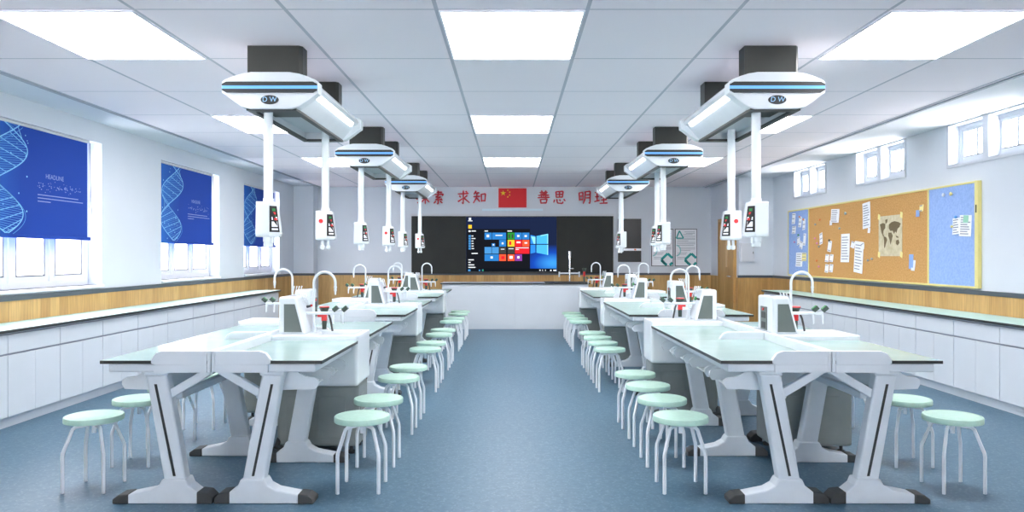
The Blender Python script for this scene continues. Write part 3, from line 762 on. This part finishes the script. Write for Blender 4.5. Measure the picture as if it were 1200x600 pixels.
# red tile details
R_('tile_icon', zz((424, 284, 444, 316)), 'red', 3)
R_('tile_icon', zz((420, 222, 432, 256), (448, 222, 460, 256)), 'photo', 3)
R_('tile_icon', zz((356, 414, 384, 440)), 'red', 3)

# flag
x0, x1, z0, z1 = bx_(584.2), bx_(617), bz_(243.2), bz_(220.8)
fl = thing('national_flag', ((x0+x1)/2, yb, z0), 'red flag with five yellow stars on the back wall', 'flag')
forg = ((x0+x1)/2, yb, z0)
MB().box(x0, x1, yb-.02, yb-.001, z0, z1).build('field', FLAGR, fl, forg)
Wf, Hf = x1-x0, z1-z0
def star(cx, cz, r, rot):
    pts = []
    for i in range(10):
        rr = r if i % 2 == 0 else r*.382
        a = PI/2+rot+i*PI/5; pts.append((cx+rr*math.cos(a), cz+rr*math.sin(a)))
    b = MB()
    n = 10; c3 = (cx, yb-.024, cz)
    b.add([(p[0], yb-.023, p[1]) for p in pts]+[(p[0], yb-.019, p[1]) for p in pts]+[c3], [(i, (i+1) % n, 2*n) for i in range(n)]+[(i, (i+1) % n, n+(i+1) % n, n+i) for i in range(n)])
    b.build('star', FLAGY, fl, forg)
star(x0+Wf*5/30, z0+Hf*15/20, Hf*.15, 0)
for u, v in ((10, 18), (12, 16), (12, 13), (10, 11)):
    star(x0+Wf*u/30, z0+Hf*v/20, Hf*.052, math.atan2(15-v, 5-u)-PI/2)
o = MB().box(bx_(565), bx_(636), yb-.05, yb-.001, bz_(247.2), bz_(244.8)).build('wall_glow_bar', FRAMEW, bevel=.006)  # bar coloured to stand for a pale streak of glow on the wall
tag(o, 'slim pale blue bar painting a glow on the back wall just below the flag', 'glow bar')
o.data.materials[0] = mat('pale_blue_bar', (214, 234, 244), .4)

# slogan: eight brush characters, strokes on a 100 grid
CH = [
 ('tan', 495.5, [[(5,72),(35,78)],[(22,95),(22,8),(12,16)],[(4,38),(36,52)],[(44,88),(42,74)],[(44,84),(94,88),(86,74)],[(60,76),(50,60)],[(75,78),(88,64)],[(42,46),(94,50)],[(67,62),(67,4)],[(66,46),(42,16)],[(68,46),(96,16)]]),
 ('suo', 513.5, [[(22,84),(78,87)],[(50,97),(50,72)],[(16,74),(12,60)],[(16,70),(86,74),(80,60)],[(54,66),(32,52),(58,50)],[(68,54),(30,32),(76,36)],[(68,42),(80,30)],[(50,32),(50,4),(42,8)],[(34,24),(20,8)],[(64,24),(80,10)]]),
 ('qiu', 543, [[(12,74),(86,78)],[(50,97),(50,6),(40,14)],[(22,62),(32,50)],[(12,20),(44,42)],[(78,64),(58,48)],[(54,46),(94,12)],[(66,94),(78,84)]]),
 ('zhi', 562, [[(26,96),(10,72)],[(20,80),(48,83)],[(6,54),(54,58)],[(32,82),(30,50),(6,10)],[(32,44),(52,20)],[(62,74),(64,20)],[(62,72),(92,76),(88,22)],[(64,26),(90,28)]]),
 ('shan', 637, [[(34,98),(42,88)],[(68,98),(60,88)],[(22,84),(78,86)],[(28,74),(72,76)],[(12,64),(88,66)],[(50,86),(50,52)],[(34,60),(38,52)],[(66,62),(62,52)],[(8,48),(92,51)],[(28,38),(32,6)],[(28,36),(74,39),(68,8)],[(32,10),(70,12)]]),
 ('si', 655.5, [[(26,92),(28,48)],[(26,90),(76,93),(72,50)],[(30,70),(73,72)],[(51,91),(51,52)],[(29,51),(73,53)],[(16,34),(10,14)],[(32,38),(36,10),(72,8),(76,22)],[(50,36),(58,24)],[(80,38),(92,24)]]),
 ('ming', 685, [[(12,84),(14,28)],[(12,82),(38,85),(37,30)],[(14,58),(36,60)],[(14,33),(36,35)],[(56,92),(54,40),(40,6)],[(56,90),(90,93),(88,8),(78,14)],[(57,68),(88,70)],[(56,46),(88,48)]]),
 ('li', 704, [[(8,84),(38,87)],[(10,54),(36,57)],[(4,20),(42,30)],[(24,85),(24,26)],[(50,90),(53,50)],[(50,88),(92,91),(88,52)],[(53,70),(89,72)],[(53,52),(89,54)],[(71,90),(71,10)],[(52,32),(92,35)],[(42,8),(98,11)]]),
]
pos = ['leftmost red character', 'second red character from the left', 'red character third from the left', 'red character just left of the flag', 'red character just right of the flag', 'red character third from the right', 'second red character from the right', 'rightmost red character']
cs = 16.6*S/100
for (nm, px, strokes), lb in zip(CH, pos):
    b = MB(); cx = bx_(px); cz = bz_(231.4)
    for st in strokes:
        for i in range(len(st)-1):
            (ax, az), (ex, ez) = st[i], st[i+1]
            d = Vector((ex-ax, ez-az)); ln = d.length; d.normalize(); n = Vector((-d.y, d.x))
            hor = abs(d.x) > abs(d.y)*2.5
            w0 = 4.4 if hor else 6.0; w1 = 5.8 if hor else 4.4
            pts = []
            for tt, w in ((-.02, w0*.6), (.1, w0), (.5, (w0+w1)*.45), (.88, w1), (1.03, w1*.45)):
                pts.append((ax+d.x*ln*tt, az+d.y*ln*tt, w))
            poly_ = [(cx+(x+n.x*w-50)*cs, cz+(z+n.y*w-50)*cs) for x, z, w in pts] + [(cx+(x-n.x*w-50)*cs, cz+(z-n.y*w-50)*cs) for x, z, w in reversed(pts)]
            b.prism(poly_, 'y', yb-.014, yb-.001)
    o = b.build('sign_character', CHARR, None, (cx, yb, cz-50*cs))
    tag(o, lb + ' in the slogan above the blackboard', 'wall lettering', 'red slogan characters')

# black panel, posters, electrical box
x0, x1, z0, z1 = bx_(724), bx_(751), bz_(307), bz_(256.5)
bp = thing('display_board', ((x0+x1)/2, yb, z0), 'black wall panel with teal corner, right of the blackboard', 'panel')  # display panel fixed flat to the wall
po = ((x0+x1)/2, yb, z0)
MB().box(x0, x1, yb-.05, yb-.001, z0, z1).build('board', BLK, bp, po, bevel=.005)
MB().prism([(x0+.01, z1-.01), (x0+.14, z1-.01), (x0+.01, z1-.1)], 'y', yb-.052, yb-.04).build('corner_mark', TEAL, bp, po)
MB().box(x0+.01, x1, yb-.056, yb-.04, bz_(293.8), bz_(291.2)).build('white_strip', PAPER, bp, po)
MB().box(x0+.33, x0+.37, yb-.06, yb-.05, bz_(293.4), bz_(291.6)).box(x0+.06, x0+.09, yb-.06, yb-.05, bz_(293.4), bz_(291.6)).build('orange_dot', ORNG, bp, po)
for (p0, p1), lb in (((763.2, 788.8), 'left of the two white notice posters with teal diamonds'), ((790.8, 816.6), 'right of the two white notice posters with teal diamonds')):
    x0, x1, z0, z1 = bx_(p0), bx_(p1), bz_(312), bz_(268.3)
    o = thing('notice_poster', ((x0+x1)/2, yb, z0), lb, 'poster', 'notice posters on the back wall'); po = ((x0+x1)/2, yb, z0)
    MB().box(x0, x1, yb-.02, yb-.001, z0, z1).build('poster_frame', RUBBER, o, po)
    MB().box(x0+.012, x1-.012, yb-.022, yb-.01, z0+.012, z1-.012).build('sheet', PAPER, o, po)
    W, Hh = x1-x0, z1-z0; q = lambda s, t: (x0+s*W, z0+t*Hh)
    b = MB()
    for t0, s0, s1 in ((.92, .42, .9), (.88, .5, .9), (.85, .36, .8), (.80, .36, .92), (.75, .1, .92), (.715, .1, .92), (.68, .1, .6), (.64, .08, .92), (.6, .08, .92), (.56, .08, .85), (.5, .24, .92), (.46, .26, .92), (.42, .26, .7), (.36, .1, .55), (.32, .1, .5), (.24, .1, .45), (.2, .1, .42)):
        b.strip([q(s0, t0), q(s1, t0)], .008, 'y', yb-.0232, yb-.02)
    b.build('printed_lines', INK, o, po)
    b = MB()
    b.strip([q(.62, .06), q(.45, .18), q(.74, .34), q(.96, .22)], .05, 'y', yb-.0236, yb-.02); b.strip([q(.45, .16), q(.7, .03)], .05, 'y', yb-.0236, yb-.02); b.strip([q(.96, .1), q(.84, .03)], .05, 'y', yb-.0236, yb-.02)
    b.build('diamond_print', TEAL, o, po); b = MB()
    b.strip([q(.06, .75), q(.2, .95)], .025, 'y', yb-.0236, yb-.02); b.strip([q(.2, .95), q(.38, .75), q(.06, .75)], .025, 'y', yb-.0236, yb-.02)
    b.build('triangle_print', TEAL, o, po)
    b = MB(); b.strip([q(.06+.19*math.sin(a), .42+.14*math.cos(a)) for a in [PI*i/10 for i in range(11)]], .025, 'y', yb-.0234, yb-.02)
    b.build('pale_arc_print', TEALP, o, po)
kx = BY/880
o = thing('wall_box', (BX+.33, BY, 1.24), 'light grey electrical box on the wall right of the door', 'electrical box')
xa, xb = (867.3-600)*kx, (882.5-600)*kx
MB().box(xa, xb, BY-.08, BY-.001, 1.36-7*kx, 1.36+15*kx).build('enclosure', GREYBOX, o, (BX+.33, BY, 1.24), bevel=.006)
MB().box(xa+.015, xb-.015, BY-.086, BY-.079, 1.36-6*kx, 1.36+14*kx).build('lid', GREYBOX, o, (BX+.33, BY, 1.24), bevel=.003)
MB().box(xb-.03, xb-.02, BY-.092, BY-.085, 1.40, 1.44).build('latch', RUBBER, o, (BX+.33, BY, 1.24))

# ------------------------------------------------------------------ teacher's demonstration bench
pd = thing('teacher_bench', (.06, 14.3, 0), 'long white demonstration bench in front of the blackboard', 'bench'); po = (.06, 14.3, 0)
px0, px1, py0, py1 = -1.30, 1.42, 13.95, 14.65
MB().box(px0, px1, py0, py1, 0, .835).build('body', CABW, pd, po, bevel=.004)
MB().box(px0-.03, px1+.03, py0-.03, py1+.03, .836, .858, 1, top=0).build('worktop', [WHITE, BLACK], pd, po)
MB().box(.62, px1+.02, py0-.02, py1+.02, .8585, .866).build('sink_surround', RUBBER, pd, po)
MB().box(.8, 1.25, py0+.12, py0+.5, .8662, .8668).build('sink_bowl', BLK, pd, po)
for k in range(2): MB().box(px0+.05+k*1.31, px0+.05+k*1.31+1.29, py0-.006, py0+.004, .06, .80).build('front_panel', CABW, pd, po, bevel=.003)
tp = MB().tube([(1.1, 14.3, .866), (1.1, 14.3, 1.32)], .017, 12).tube([(1.1, 14.3, 1.32), (1.1, 14.3, 1.45)], .026, 12).build('tall_tap', CHROME, pd, po)
MB().tube([(.90, 14.3, 1.03), (1.28, 14.3, 1.03)], .014, 10).tube([(.90, 14.3, 1.06), (.90, 14.3, .96)], .014, 8).tube([(1.28, 14.3, 1.06), (1.28, 14.3, .96)], .014, 8).build('cross_outlets', STEEL, tp, po)
MB().tube([(1.1, 14.3, 1.12), (1.17, 14.27, 1.12)], .014, 8).build('tap_lever', CHROME, tp, po)
ew = MB().lathe((1.375, 14.3, 0), [(.018, .866), (.018, .97)], 10).build('eye_wash', HANDLE, pd, po)
MB().box(1.355, 1.395, 14.28, 14.32, .97, 1.06).build('trigger', RED, ew, po, bevel=.004)
MB().lathe((1.375, 14.3, 0), [(.015, 1.06), (.04, 1.11), (.042, 1.125), (.03, 1.126)], 12).build('cup', HANDLE, ew, po)

# ------------------------------------------------------------------ pinboard and what is pinned to it
PX = XR-.035                                                       # face of the board
pb = thing('pinboard', (XR, 10.2, 1.03), 'long cork pinboard with blue felt ends and yellow frame on the right wall', 'pinboard'); po = (XR, 10.2, 1.03)
ya, y1_, y2_, yd, zb, zt = 7.62, 8.50, 11.93, 12.82, 1.03, 2.125
MB().box(PX, XR-.001, ya+.02, y1_-.012, zb+.02, zt-.02).build('near_felt_panel', BLUEF, pb, po)
MB().box(PX, XR-.001, y1_+.012, y2_-.012, zb+.02, zt-.02).build('cork_panel', CORK, pb, po)
MB().box(PX, XR-.001, y2_+.012, yd-.02, zb+.02, zt-.02).build('far_felt_panel', BLUEF, pb, po)
q = PX-.008
MB().box(q, XR-.001, ya-.03, ya+.02, zb, zt).box(q, XR-.001, yd-.02, yd, zb, zt).box(q, XR-.001, ya+.02, yd-.02, zb, zb+.02).box(q, XR-.001, ya+.02, yd-.02, zt-.02, zt).box(q, XR-.001, y1_-.012, y1_+.012, zb+.02, zt-.02).box(q, XR-.001, y2_-.012, y2_+.012, zb+.02, zt-.02).build('frame', YFRAME, pb, po, bevel=.003)
MB().box(q-.004, q+.004, ya-.012, ya+.004, 1.80, 1.88).build('latch', BLACK, pb, po)
def W(px, py):
    y = PX*880/(px-600); return (y, 1.36-(py-300)*y/880)
def pinned(name, r, mt, label, cat, grp, tilt=0, lines=0, lay=1, curl=.012):
    (a, zt_), (c, zb_) = W(r[0], r[1]), W(r[2], r[3])
    yl, yr = a, c                                                  # yl farther, yr nearer
    ym = (yl+yr)/2
    z_top = (W(r[0], r[1])[1]+W(r[2], r[1])[1])/2; z_bot = (W(r[0], r[3])[1]+W(r[2], r[3])[1])/2
    w, h = abs(yl-yr), z_top-z_bot; zm = (z_top+z_bot)/2
    M = Matrix.Translation((PX-.002*lay, ym, zm)) @ Matrix.Rotation(math.radians(tilt), 4, 'X')
    b = MB(); n = 5; g0, g1 = [], []
    for i in range(n+1):
        v = .5-i/n; off = -curl*(i/n)**2
        g0 += [(off, -w/2, v*h), (off, w/2, v*h)]; g1 += [(off-.0012, -w/2, v*h), (off-.0012, w/2, v*h)]
    for i in range(n):
        k = 2*i
        b.loft([[g0[k], g0[k+1], g0[k+3], g0[k+2]], [g1[k], g1[k+1], g1[k+3], g1[k+2]]], 0, True, M)
    rr = random.Random(int(r[0]*10))
    for i in range(lines):
        fz = .12+.76*i/max(1, lines-1); z_ = (.5-fz)*h; off = -curl*fz**2
        s1 = rr.uniform(.15, .42)
        b.box(off-.0035, off-.0012, -w*s1, w*.40, z_-.006, z_+.006, 1, M)
    o = b.build(name, [mt, INK], None, (PX-.002, ym, z_bot))
    tag(o, label, cat, grp); return o
G1 = 'papers on the pinboard'
for nm, r, mt, lab, cat, tl, ln, ly in (
 ('paper_note', (928.6, 250, 932.4, 262.6), PAPER, 'white slip in the top left corner of the far blue felt', 'paper', 2, 3, 1),
 ('paper_note', (928.6, 265, 933, 274), PAPER, 'white slip below the top left slip on the far blue felt', 'paper', 0, 3, 1),
 ('paper_note', (936.4, 254, 939.8, 266.3), PAPER, 'white slip with orange pin in the top middle of the far blue felt', 'paper', 3, 3, 1),
 ('paper_note', (941, 256.6, 944.2, 269.4), PAPER, 'white slip with orange pin at the top right of the far blue felt', 'paper', -2, 3, 1),
 ('paper_note', (934.5, 277.6, 937.8, 287), PAPER, 'tilted white slip with green pin in the middle of the far blue felt', 'paper', -10, 2, 1),
 ('paper_note', (937.6, 283, 941, 291.4), PAPER, 'most tilted white slip low in the middle of the far blue felt', 'paper', 16, 2, 2),
 ('paper_note', (941.8, 273.6, 944.6, 287.7), PAPER, 'narrow white slip at the right edge of the far blue felt', 'paper', 3, 2, 1),
 ('paper_sheet', (933.2, 296, 940.8, 312.4), PAPER, 'large white sheet at the bottom of the far blue felt', 'paper', 0, 6, 1),
 ('paper_note', (940.2, 296.3, 945.3, 306), NOTEY, 'yellowish note beside the large sheet on the far blue felt', 'paper', 0, 3, 2),
 ('paper_sheet', (974.2, 245, 983.8, 261), PAPER, 'white sheet at the top left of the cork', 'paper', 3, 6, 1),
 ('paper_note', (972.8, 258.4, 975.6, 264), PAPER, 'tiny white slip at the lower corner of the top left cork sheet', 'paper', 0, 0, 2),
 ('paper_sheet', (1011.4, 237.2, 1020.4, 267.6), PAPER, 'tall white printed strip at the top of the cork left of the map', 'paper', -5, 9, 1),
 ('paper_note', (1017.4, 267, 1020.2, 273), PAPER, 'tiny white slip hanging below the tall top strip', 'paper', 4, 0, 2),
 ('paper_sheet', (986, 274, 996, 307.3), PAPER, 'upright tall white sheet in the middle of the cork', 'paper', 0, 9, 1),
 ('paper_sheet', (1001.6, 283, 1011.8, 319.8), PAPER, 'longest tilted white sheet in the middle of the cork', 'paper', 5, 9, 2),
 ('paper_note', (997.8, 283, 1002, 290.5), PAPER, 'white slip at the left shoulder of the longest tilted sheet', 'paper', 12, 1, 1),
 ('paper_note', (1009, 285, 1013.2, 293), PAPER, 'white slip at the right shoulder of the longest tilted sheet', 'paper', -12, 1, 1),
 ('paper_note', (960.8, 273, 964.4, 286.4), PAPER, 'tilted white slip among coloured pins at the left of the cork', 'paper', -12, 3, 1),
 ('paper_note', (970.6, 282, 974.8, 295), PAPER, 'white slip held by a dark pin above the four small notes', 'paper', 8, 2, 1),
 ('paper_note', (967.6, 298, 971.7, 307), PAPER, 'upper left of the four small white notes on the cork', 'paper', 3, 2, 1),
 ('paper_note', (972.8, 298, 976.8, 307), PAPER, 'upper right of the four small white notes on the cork', 'paper', 3, 2, 1),
 ('paper_note', (967.3, 309.7, 971.4, 319.4), PAPER, 'lower left of the four small white notes on the cork', 'paper', 4, 2, 1),
 ('paper_note', (972.6, 309.5, 976.6, 319), PAPER, 'lower right of the four small white notes on the cork', 'paper', 3, 2, 1),
 ('sticky_note', (1078, 240, 1082.8, 248), NOTEY, 'small yellow note at the top right of the cork', 'note', -4, 2, 1),
 ('sticky_note', (1073.9, 246.2, 1078.2, 254), NOTEB, 'small blue note beside the yellow note right of the map', 'note', 0, 0, 2),
 ('sticky_note', (1065.8, 298, 1070.8, 315), NOTEB, 'blue strip note at the lower right of the map', 'note', 0, 0, 2),
 ('paper_note', (1068.8, 304.8, 1073, 317.2), PAPER, 'white slip behind the blue strip at the lower right of the map', 'paper', 3, 0, 1),
 ('paper_sheet', (1117, 255.5, 1125, 274.6), PAPER, 'smaller white sheet on the near blue felt, with blue pin', 'paper', -3, 6, 1),
 ('paper_sheet', (1125, 252, 1139, 277), PAPER, 'larger white sheet on the near blue felt', 'paper', 3, 8, 2),
 ('sticky_note', (1130, 252.3, 1135.8, 261), NOTEG, 'green note over the larger sheet on the near blue felt', 'note', 5, 0, 4)):
    pinned(nm, r, mt, lab, cat, G1, tl, ln, ly, curl=.004 if ly > 1 else .01)
# world map
(ya_, za_), (yb_, zb2) = W(1030, 0), W(1057.4, 0)
yl, yr = ya_, yb_; zt_, zb_ = 1.36+47.0*yl/880+.0, 1.36-2.0*yl/880
zt_ = 1.36+(300-252.5)*((yl+yr)/2)/880+.0; zb_ = 1.36-(300.2-300)*((yl+yr)/2)/880
mo = thing('world_map', (PX, (yl+yr)/2, zb_), 'brown parchment world map pinned to the cork', 'map'); po = (PX, (yl+yr)/2, zb_)
MB().box(PX-.004, PX-.0005, yr, yl, zb_, zt_).build('sheet', MAPP, mo, po)
mw, mh = yl-yr, zt_-zb_
m_ = lambda s, t: (yl-s*mw, zt_-t*mh)
for ps in ([(.06,.2),(.2,.17),(.3,.2),(.3,.3),(.22,.36),(.2,.44),(.25,.5),(.2,.5),(.14,.42),(.1,.3)], [(.22,.5),(.34,.53),(.38,.6),(.32,.7),(.28,.8),(.25,.78),(.25,.62)], [(.3,.1),(.4,.08),(.38,.16),(.32,.2)],
           [(.46,.22),(.56,.17),(.7,.15),(.86,.18),(.95,.22),(.9,.3),(.82,.34),(.78,.44),(.72,.4),(.68,.46),(.62,.38),(.52,.38),(.46,.32)], [(.44,.42),(.56,.42),(.62,.5),(.57,.62),(.53,.72),(.49,.6),(.43,.5)], [(.76,.62),(.86,.6),(.9,.68),(.82,.74),(.76,.7)], [(.74,.5),(.84,.52),(.86,.56),(.78,.55)]):
    MB().prism([m_(s, t_) for s, t_ in ps], 'x', PX-.0055, PX-.003).build('continent', MAPB, mo, po)
for s, t_ in ((.02, .02), (.98, .02), (.02, .97), (.98, .97)):
    p = m_(s, t_)
    MB().prism([(p[0]-.02, p[1]-.04), (p[0]+.03, p[1]-.02), (p[0]+.02, p[1]+.045), (p[0]-.03, p[1]+.03)], 'x', PX-.0065, PX-.004).build('tape', NOTEY, mo, po)
for (px, py), mt, lab in (((932, 283.7), PINK, 'pink pin at the left of the far blue felt'), ((961.8, 257.5), ORNG, 'orange pin at the top left of the cork'), ((956.6, 263), GREYP, 'grey pin below the orange pin at the top left of the cork'),
    ((985, 267.6), GREYP, 'grey pin above the upright tall sheet'), ((956.2, 279.4), PINK, 'leftmost pink pin beside the tilted slip'), ((958.6, 285), PINK, 'pink pin below the leftmost pink pin'), ((960.8, 289), GREYP, 'grey pin below the tilted slip'),
    ((958, 305.5), ORNG, 'orange pin at the lower left of the cork'), ((960.6, 312.4), PINK, 'pink pin at the bottom left of the cork'), ((1018.4, 305.1), GREYP, 'left grey pin at the lower left of the map'), ((1023, 303.3), GREYP, 'right grey pin at the lower left of the map'),
    ((1107.3, 228.4), PAPER, 'white pin at the top of the near blue felt'), ((1116, 227.3), NOTEY, 'yellow pin at the top of the near blue felt'), ((992, 250), GREYP, 'large grey pin right of the top left cork sheet'),
    ((973, 281.6), BLACK, 'dark pin at the top of the slip above four notes'), ((1121.8, 254.4), BLUEL, 'blue pin on the smaller sheet of the near felt'), ((1117.2, 265.6), NOTEY, 'yellow pin at the edge of the smaller sheet on near felt'),
    ((938, 254), ORNG, 'orange pin on the top middle slip of the far felt'), ((942.4, 257), ORNG, 'orange pin on the top right slip of the far felt'), ((936.6, 275.4), GREEN, 'green pin on the tilted slip of the far felt')):
    y, z = W(px, py); r = .022 if lab.startswith('large') else .015
    if px > 1100 and mt in (PAPER, NOTEY) and py < 240: r = .02
    M = Matrix.Translation((PX-.003, y, z)) @ Matrix.Rotation(-PI/2, 4, 'Y')
    b = MB().lathe((0, 0, 0), [(r*.55, 0), (r*.5, .008), (r, .012), (r, .02), (r*.7, .024)], 12, M=M)
    m2 = mt if mt is not BLUEL else DNAD
    o = b.build('push_pin', m2, None, (PX-.003, y, z)); tag(o, lab, 'push pin', 'pins on the pinboard')

# ------------------------------------------------------------------ outside
eb = thing('exterior_building', (-17, 30, -3), 'pale building outside the left windows', 'building'); po = (-17, 30, -3)
MB().box(-24, -17, 16, 60, -3, 2.4).build('wall', EXT, eb, po)
for k in range(10): MB().box(-17.02, -16.98, 18+k*4, 20+k*4, .4, 1.7).build('window', EXT2, eb, po)

# ------------------------------------------------------------------ light
w = bpy.data.worlds.new('sky'); SC.world = w; w.use_nodes = True
bg = w.node_tree.nodes['Background']; bg.inputs[1].default_value = 1
tc = w.node_tree.nodes.new('ShaderNodeTexCoord'); sx = w.node_tree.nodes.new('ShaderNodeSeparateXYZ')
mr = w.node_tree.nodes.new('ShaderNodeMapRange'); mr.inputs[1].default_value = -.04; mr.inputs[2].default_value = .04
rm = w.node_tree.nodes.new('ShaderNodeMix'); rm.data_type = 'RGBA'
rm.inputs[6].default_value = (26, 25.6, 26, 1)      # lower half made brighter than the sky, added to light the ceiling
rm.inputs[7].default_value = (11.4, 11.7, 12.2, 1)  # hazy white sky
for a, b in ((tc.outputs['Generated'], sx.inputs[0]), (sx.outputs[2], mr.inputs[0]), (mr.outputs[0], rm.inputs[0]), (rm.outputs[2], bg.inputs[0])):
    w.node_tree.links.new(a, b)
struct(MB().box(-60, XL-WT-.05, -30, 70, -.9, -.6).build('exterior_ground_shield', mat('pale_ground_shield', (225, 226, 232), .8)))  # ground plane added to block upward light at the left windows
sd = bpy.data.lights.new('sun', 'SUN'); sd.energy = 2.0; sd.angle = math.radians(1.2); sd.color = (1, .95, .9)
so = bpy.data.objects.new('sun', sd); COL.objects.link(so)
so.rotation_euler = Vector((1.0, .25, -.62)).to_track_quat('-Z', 'Y').to_euler()

# ------------------------------------------------------------------ camera
cd = bpy.data.cameras.new('camera'); cd.sensor_width = 36; cd.lens = 36*880/1200; cd.clip_start = .05
co = bpy.data.objects.new('camera', cd); COL.objects.link(co)
co.location = (0, 0, 1.36); co.rotation_euler = (PI/2, 0, 0)
SC.camera = co
SC.view_settings.view_transform = 'Standard'; SC.view_settings.look = 'None'
SC.view_settings.exposure = .7; SC.view_settings.gamma = 1; SC.view_settings.use_curve_mapping = False
SC.cycles.max_bounces = 10; SC.cycles.diffuse_bounces = 8
